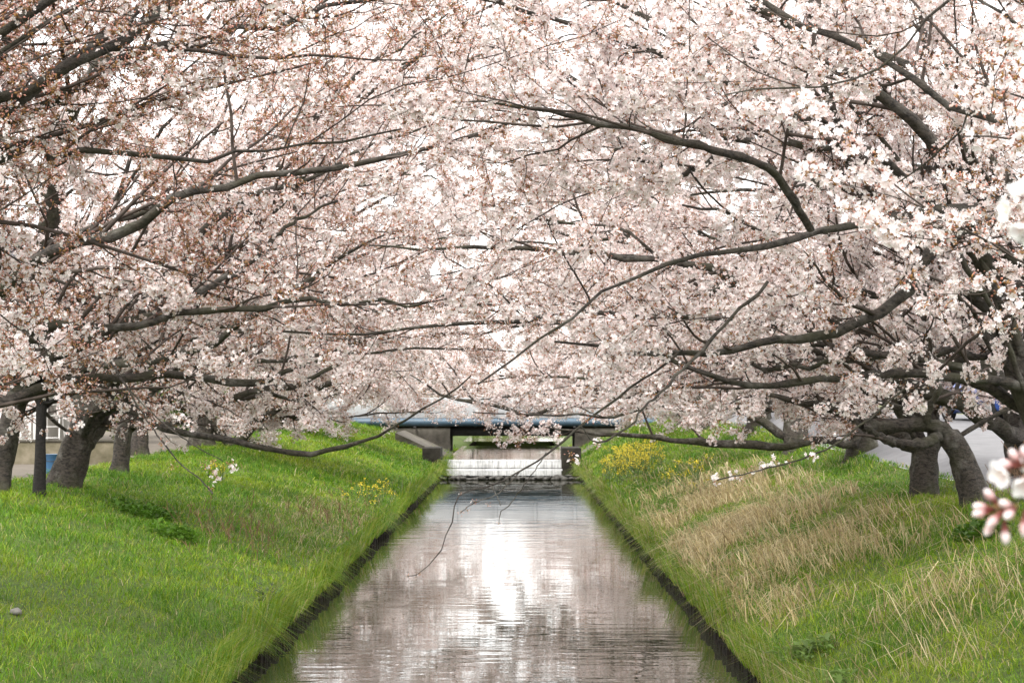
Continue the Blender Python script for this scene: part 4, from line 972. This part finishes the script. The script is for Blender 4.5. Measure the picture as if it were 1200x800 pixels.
def car(x, y, rz, label, paint):
    root = link('parked_car', None, label=label, category='car'); root.location = (x, y, float(gz(x, y)) + .006); root.rotation_euler = (0, 0, rz)
    CP, n_, b_ = mat('car_paint'); b_.inputs['Base Color'].default_value = (*paint, 1); b_.inputs['Roughness'].default_value = .28; b_.inputs['Metallic'].default_value = .3; b_.inputs['Coat Weight'].default_value = .8; b_.inputs['Coat Roughness'].default_value = .05
    # body as cross sections along the length (front at -y)
    st = [(-1.95, .62, .30, .66), (-1.80, .76, .22, .80), (-1.2, .83, .20, .90), (-.75, .84, .20, .96), (0, .85, .20, .98), (.9, .85, .20, 1.0), (1.6, .82, .22, 1.0), (1.86, .74, .28, .92), (1.95, .66, .40, .8)]
    rows = []
    for (yy, hw, z0, z1) in st:
        rows.append([[-hw*.9, yy, z0], [-hw, yy, z0 + .15], [-hw, yy, (z0 + z1)*.55], [-hw*.93, yy, z1 - .04], [-hw*.75, yy, z1], [hw*.75, yy, z1], [hw*.93, yy, z1 - .04], [hw, yy, (z0 + z1)*.55], [hw, yy, z0 + .15], [hw*.9, yy, z0]])
    v = np.array(rows); ns, m_, _ = v.shape; q = [[i*m_ + k, i*m_ + (k+1) % m_, (i+1)*m_ + (k+1) % m_, (i+1)*m_ + k] for i in range(ns - 1) for k in range(m_)]
    b = MB(); b.add(v.reshape(-1, 3), q); b.add(np.vstack([v[0], [v[0].mean(0)]]), t=[[(k+1) % m_, k, m_] for k in range(m_)]); b.add(np.vstack([v[-1], [v[-1].mean(0)]]), t=[[k, (k+1) % m_, m_] for k in range(m_)])
    body = b.build('body', CP, root, smooth=True)
    gh = [(-.85, .70, .96, .97), (-.25, .64, .97, 1.42), (.55, .63, .97, 1.50), (1.35, .62, .97, 1.44), (1.80, .66, .97, .98)]
    rows = [[[-hw - .06, yy, z0], [-hw, yy, z1 - .05], [-hw*.85, yy, z1], [hw*.85, yy, z1], [hw, yy, z1 - .05], [hw + .06, yy, z0]] for (yy, hw, z0, z1) in gh]
    v = np.array(rows); ns, m_, _ = v.shape; q = [[i*m_ + k, i*m_ + k + 1, (i+1)*m_ + k + 1, (i+1)*m_ + k] for i in range(ns - 1) for k in range(m_ - 1)]
    b = MB(); b.add(v.reshape(-1, 3), q); b.build('cabin_glass', GLASS, root, smooth=False)
    b = MB(); rv = [[[sx*hw*.86, yy, z + .012] for sx in (-1, 1)] for (yy, hw, z) in ((-.27, .64, 1.42), (.55, .63, 1.50), (1.36, .62, 1.44))]
    rv = np.array(rv).reshape(-1, 3); b.add(np.vstack([rv, rv - [0, 0, .03]]), [[0, 1, 3, 2], [2, 3, 5, 4], [6, 8, 9, 7], [8, 10, 11, 9], [0, 2, 8, 6], [2, 4, 10, 8], [1, 7, 9, 3], [3, 9, 11, 5], [0, 6, 7, 1], [4, 5, 11, 10]]); b.build('roof', CP, root)
    for sx in (-1, 1):
        for (y0, z0, y1, z1) in ((-.85, .97, -.25, 1.42), (.45, .97, .5, 1.49), (1.80, .98, 1.35, 1.44)):
            MB().tube([[sx*(.76 if z0 < 1 else .7), y0, z0], [sx*.61, y1, z1]], .03, 6).build('roof_pillar', CP, root)
    TY = plain('tyre_rubber', (.025, .025, .025), None, .9, 9); RM = plain('wheel_rim', (.45, .45, .46), None, .35, 5, metal=.7)
    for sx in (-1, 1):
        for yy in (-1.25, 1.2):
            wl = link('wheel', None, None, root); wl.location = (sx*.74, yy, .30)
            MB().tube([[-.1, 0, 0], [-.085, 0, 0], [.085, 0, 0], [.1, 0, 0]], [.25, .30, .30, .25], 22).build('tyre', TY, wl, smooth=False)
            MB().tube([[sx*.101, 0, 0], [sx*.115, 0, 0]], [.19, .17], 16).build('rim', RM, wl)
        MB().tube([[sx*.58, -1.90, .62], [sx*.60, -1.80, .64]], [.09, .12], 12).build('headlight', plain('lamp_lens', (.75, .77, .78), None, .1, 2), root)
        MB().box(sx*.88 - .07, sx*.88 + .07, -.72, -.58, .95, 1.08).build('mirror', CP, root, bevel=.02)
    MB().box(-.5, .5, -1.99, -1.90, .34, .46).build('grille', STEEL, root)
    MB().box(-.17, .17, -2.0, -1.995, .36, .45).build('number_plate', WHITE, root)
    return root
car(12.75, 53.0, R(14), 'blue car parked on the road side behind the beige pillar', (.02, .07, .30))

# ------------------------------------------------------------------ yellow flowers and weeds on the banks
YEL = plain('yellow_petal', (.72, .58, .03), (.58, .45, .02), .6, 30)
STEM = plain('green_stem', (.11, .17, .04), (.07, .12, .03), .6, 20)
def rape(x, y, rx, ry, n, label, seed, h=(.35, .7)):
    g = np.random.default_rng(seed); root = link('rapeseed_plant', None, label=label, category='flower', group='yellow flowers on the banks'); z0 = float(gz(x, y)); root.location = (x, y, z0)
    sp = []; fl = MB(); lf = MB()
    for k in range(n):
        a = g.uniform(0, 6.28); r = g.random()**.6; px, py = rx*r*math.cos(a), ry*r*math.sin(a); pz = float(gz(x + px, y + py)) - z0; hh = g.uniform(*h)
        top = np.array([px + g.normal(0, .06), py + g.normal(0, .06), pz + hh])
        for j in range(3):
            tp = top + g.normal(0, .07, 3)*np.array([1, 1, .8]); b0 = np.array([px, py, pz + hh*.45*(j > 0)]); sp.append(np.stack([b0, (b0 + tp)/2 + g.normal(0, .015, 3), tp]))
            for q in range(7):
                c = tp + g.normal(0, .03, 3); u = nrm(g.normal(0, 1, 3))*.016; v_ = nrm(np.cross(u, g.normal(0, 1, 3)))*.016
                fl.add([c - u, c - v_, c + u, c + v_], [[0, 1, 2, 3]])
        for j in range(5):
            c = np.array([px, py, pz + hh*g.uniform(.1, .6)]); u = np.append(g.normal(0, 1, 2), .3); u = nrm(u)*g.uniform(.08, .16); v_ = nrm(np.cross(u, [0, 0, 1.]))*.025
            lf.add([c, c + u*.5 + v_, c + u, c + u*.5 - v_], [[0, 1, 2, 3]])
    sp = np.array(sp); v, q = tubes(sp, np.full(sp.shape[:2], .006), 3)
    link('stem', mesh('stem', v, q), STEM, root, kind='stuff'); lf.build('leaf', STEM, root, kind='stuff'); fl.build('flower_head', YEL, root, kind='stuff')
rape(3.75, 64, .9, 8.5, 190, 'large patch of yellow rapeseed flowers spilling down the straw bank', 1)
rape(4.1, 47, .6, 3.5, 18, 'thin scatter of yellow flowers uphill of the straw patch', 2)
rape(-3.75, 51, .5, 5.0, 16, 'small yellow flowers at the water edge of the green bank', 3, (.25, .45))
rape(-6.6, 44, .3, 1.2, 5, 'few yellow flowers high on the green bank under the dipping bough', 4, (.2, .4))

def weed(x, y, r, n, L, c, label, seed, cat='weed'):
    g = np.random.default_rng(seed); root = link('weed_clump', None, label=label, category=cat, group='weed clumps on the banks'); z0 = float(gz(x, y)); root.location = (x, y, z0)
    v = []; q = []; cc = []; off = 0
    for k in range(n):
        a = g.uniform(0, 6.28); rr = r*g.random()**.6; px, py = rr*math.cos(a), rr*math.sin(a)*1.6; pz = float(gz(x + px, y + py)) - z0
        o = np.array([px, py, pz + g.uniform(0, .14)]); d = np.append(g.normal(0, 1, 2), g.uniform(.2, 1.1)); d = nrm(d); l = g.uniform(*L); sd = nrm(np.cross(d, [0, 0, 1.]))*l*g.uniform(.16, .26)
        v += [o, o + d*l*.45 + sd + [0, 0, .01], o + d*l - [0, 0, l*.25], o + d*l*.45 - sd + [0, 0, .01]]; q.append([off, off+1, off+2, off+3]); off += 4
        cc += [np.array(c)*g.uniform(.7, 1.3)]*4
    link('leaves', mesh('leaves', np.array(v), np.array(q), np.array(cc)), BLADE, root, kind='stuff')
weed(-6.2, 33.5, .55, 420, (.08, .2), (.07, .155, .015), 'dark green bramble clump below the thick grey cherry trunk', 1)
weed(-5.3, 31, .35, 220, (.08, .18), (.075, .16, .015), 'smaller dark green weed clump downhill of the bramble', 2)
weed(2.95, 20.5, .28, 170, (.09, .18), (.17, .26, .07), 'grey green mugwort clump at the edge of the straw bank', 4)
weed(5.7, 24.5, .30, 200, (.08, .2), (.07, .15, .015), 'dark leafy weed clump below the leaning mossy trunk', 5)
weed(2.85, 18.2, .2, 120, (.09, .17), (.16, .25, .06), 'grey green mugwort hanging over the board edge', 6)
weed(-3.25, 27.0, .25, 120, (.06, .14), (.10, .13, .07), 'pale weed tuft on the lip of the green bank', 7)
def shrub(x, y, r, h, n, c, label, seed):
    g = np.random.default_rng(seed); root = link('shrub', None, label=label, category='shrub', group='shrubs behind the cherries'); z0 = float(gz(x, y)); root.location = (x, y, z0)
    st = np.array([[[0, 0, -.1], [g.normal(0, .1), g.normal(0, .1), h*.4], list(g.normal(0, r*.5, 2)) + [h*.8]] for k in range(7)]); v, q = tubes(st, np.tile([.035, .022, .01], (7, 1)), 5)
    link('stem', mesh('stem', v, q), TWIG, root, kind='stuff')
    d = nrm(g.normal(0, 1, (n, 3))); lump = .7 + .6*vnoise(d[:, 0]*2.5 + 9, d[:, 1]*2.5 + d[:, 2]*2 + 5, seed); p = d*(g.random((n, 1))**.4*lump[:, None])*np.array([r, r, h*.5]) + np.array([0, 0, h*.55])
    u = nrm(g.normal(0, 1, (n, 3)))*g.uniform(.05, .10, (n, 1)); w_ = nrm(np.cross(u, g.normal(0, 1, (n, 3))))*g.uniform(.025, .045, (n, 1))
    v = np.stack([p - u, p + w_, p + u, p - w_], 1).reshape(-1, 3); col = np.repeat(np.array(c)*g.uniform(.6, 1.4, (n, 1)), 4, 0)
    link('leaves', mesh('leaves', v, np.arange(4*n).reshape(-1, 4), col), BLADE, root, kind='stuff')
shrub(-12.5, 63, 1.5, 3.2, 3500, (.13, .17, .03), 'tall yellow green shrub between the stout multi stemmed cherry and the grey house', 1)
shrub(-11.6, 70, 1.4, 2.4, 3000, (.09, .14, .03), 'rounded mid green shrub behind the leaning cherry by the weir', 2)
shrub(-14.5, 50.5, 1.1, 1.6, 2200, (.05, .085, .025), 'low dark green shrub beside the white boarded gate', 3)
shrub(-12.6, 92, 2.0, 3.4, 3000, (.12, .16, .03), 'large pale green shrub near the pipe bridge on the green bank side', 4)
shrub(14.6, 64, 1.3, 2.2, 2200, (.06, .10, .03), 'dark green shrub behind the blue car', 6)
def stalks(x, y, rx, ry, n, label, seed, h):
    g = np.random.default_rng(seed); root = link('dry_stalks', None, label=label, category='dry stalks', group='dry stalk clumps'); z0 = float(gz(x, y)); root.location = (x, y, z0); sp = []
    for k in range(n):
        px, py = g.normal(0, rx), g.normal(0, ry); pz = float(gz(x + px, y + py)) - z0; a = np.array([px, py, pz - .02]); d = nrm(np.array([g.normal(0, .3), g.normal(0, .3), 1])); l = g.uniform(*h)
        p = [a, a + d*l*.5 + g.normal(0, .02, 3), a + d*l + g.normal(0, .05, 3)]; sp.append(p)
        for j in range(3):
            b0 = a + d*l*g.uniform(.4, .9); e = nrm(d + g.normal(0, .5, 3))*l*g.uniform(.15, .35); sp.append([b0, b0 + e*.5, b0 + e])
    sp = np.array(sp); v, q = tubes(sp, np.full(sp.shape[:2], .0045), 3)
    link('stems', mesh('stems', v, q), plain('dry_stem', (.24, .15, .09), (.15, .09, .055), .9, 20), root, kind='stuff')
stalks(-4.6, 33, .45, 1.6, 38, 'brown dead weed stalks standing on the green bank', 1, (.3, .6))
stalks(-3.9, 42, .4, 2.5, 50, 'tangle of brown dead stalks where the green bank meets the water', 2, (.25, .5))
stalks(7.5, 29.3, .25, .5, 40, 'thin brown stalks between the leaning mossy trunk and the road', 5, (.3, .8))
st_ = link('stone', None, label='small grey stone lying in the fresh green grass', category='stone'); st_.location = (*at(22, 686, 20.5)[:2], float(gz(at(22, 686, 20.5)[0], 20.5)))
g = np.random.default_rng(3); stones(st_, 1, 9, -.01, .01, -.01, .01, .06, .05, .06, plain('grey_stone', (.24, .23, .21), (.15, .14, .13), .9, 8, .5), 'stone_body')
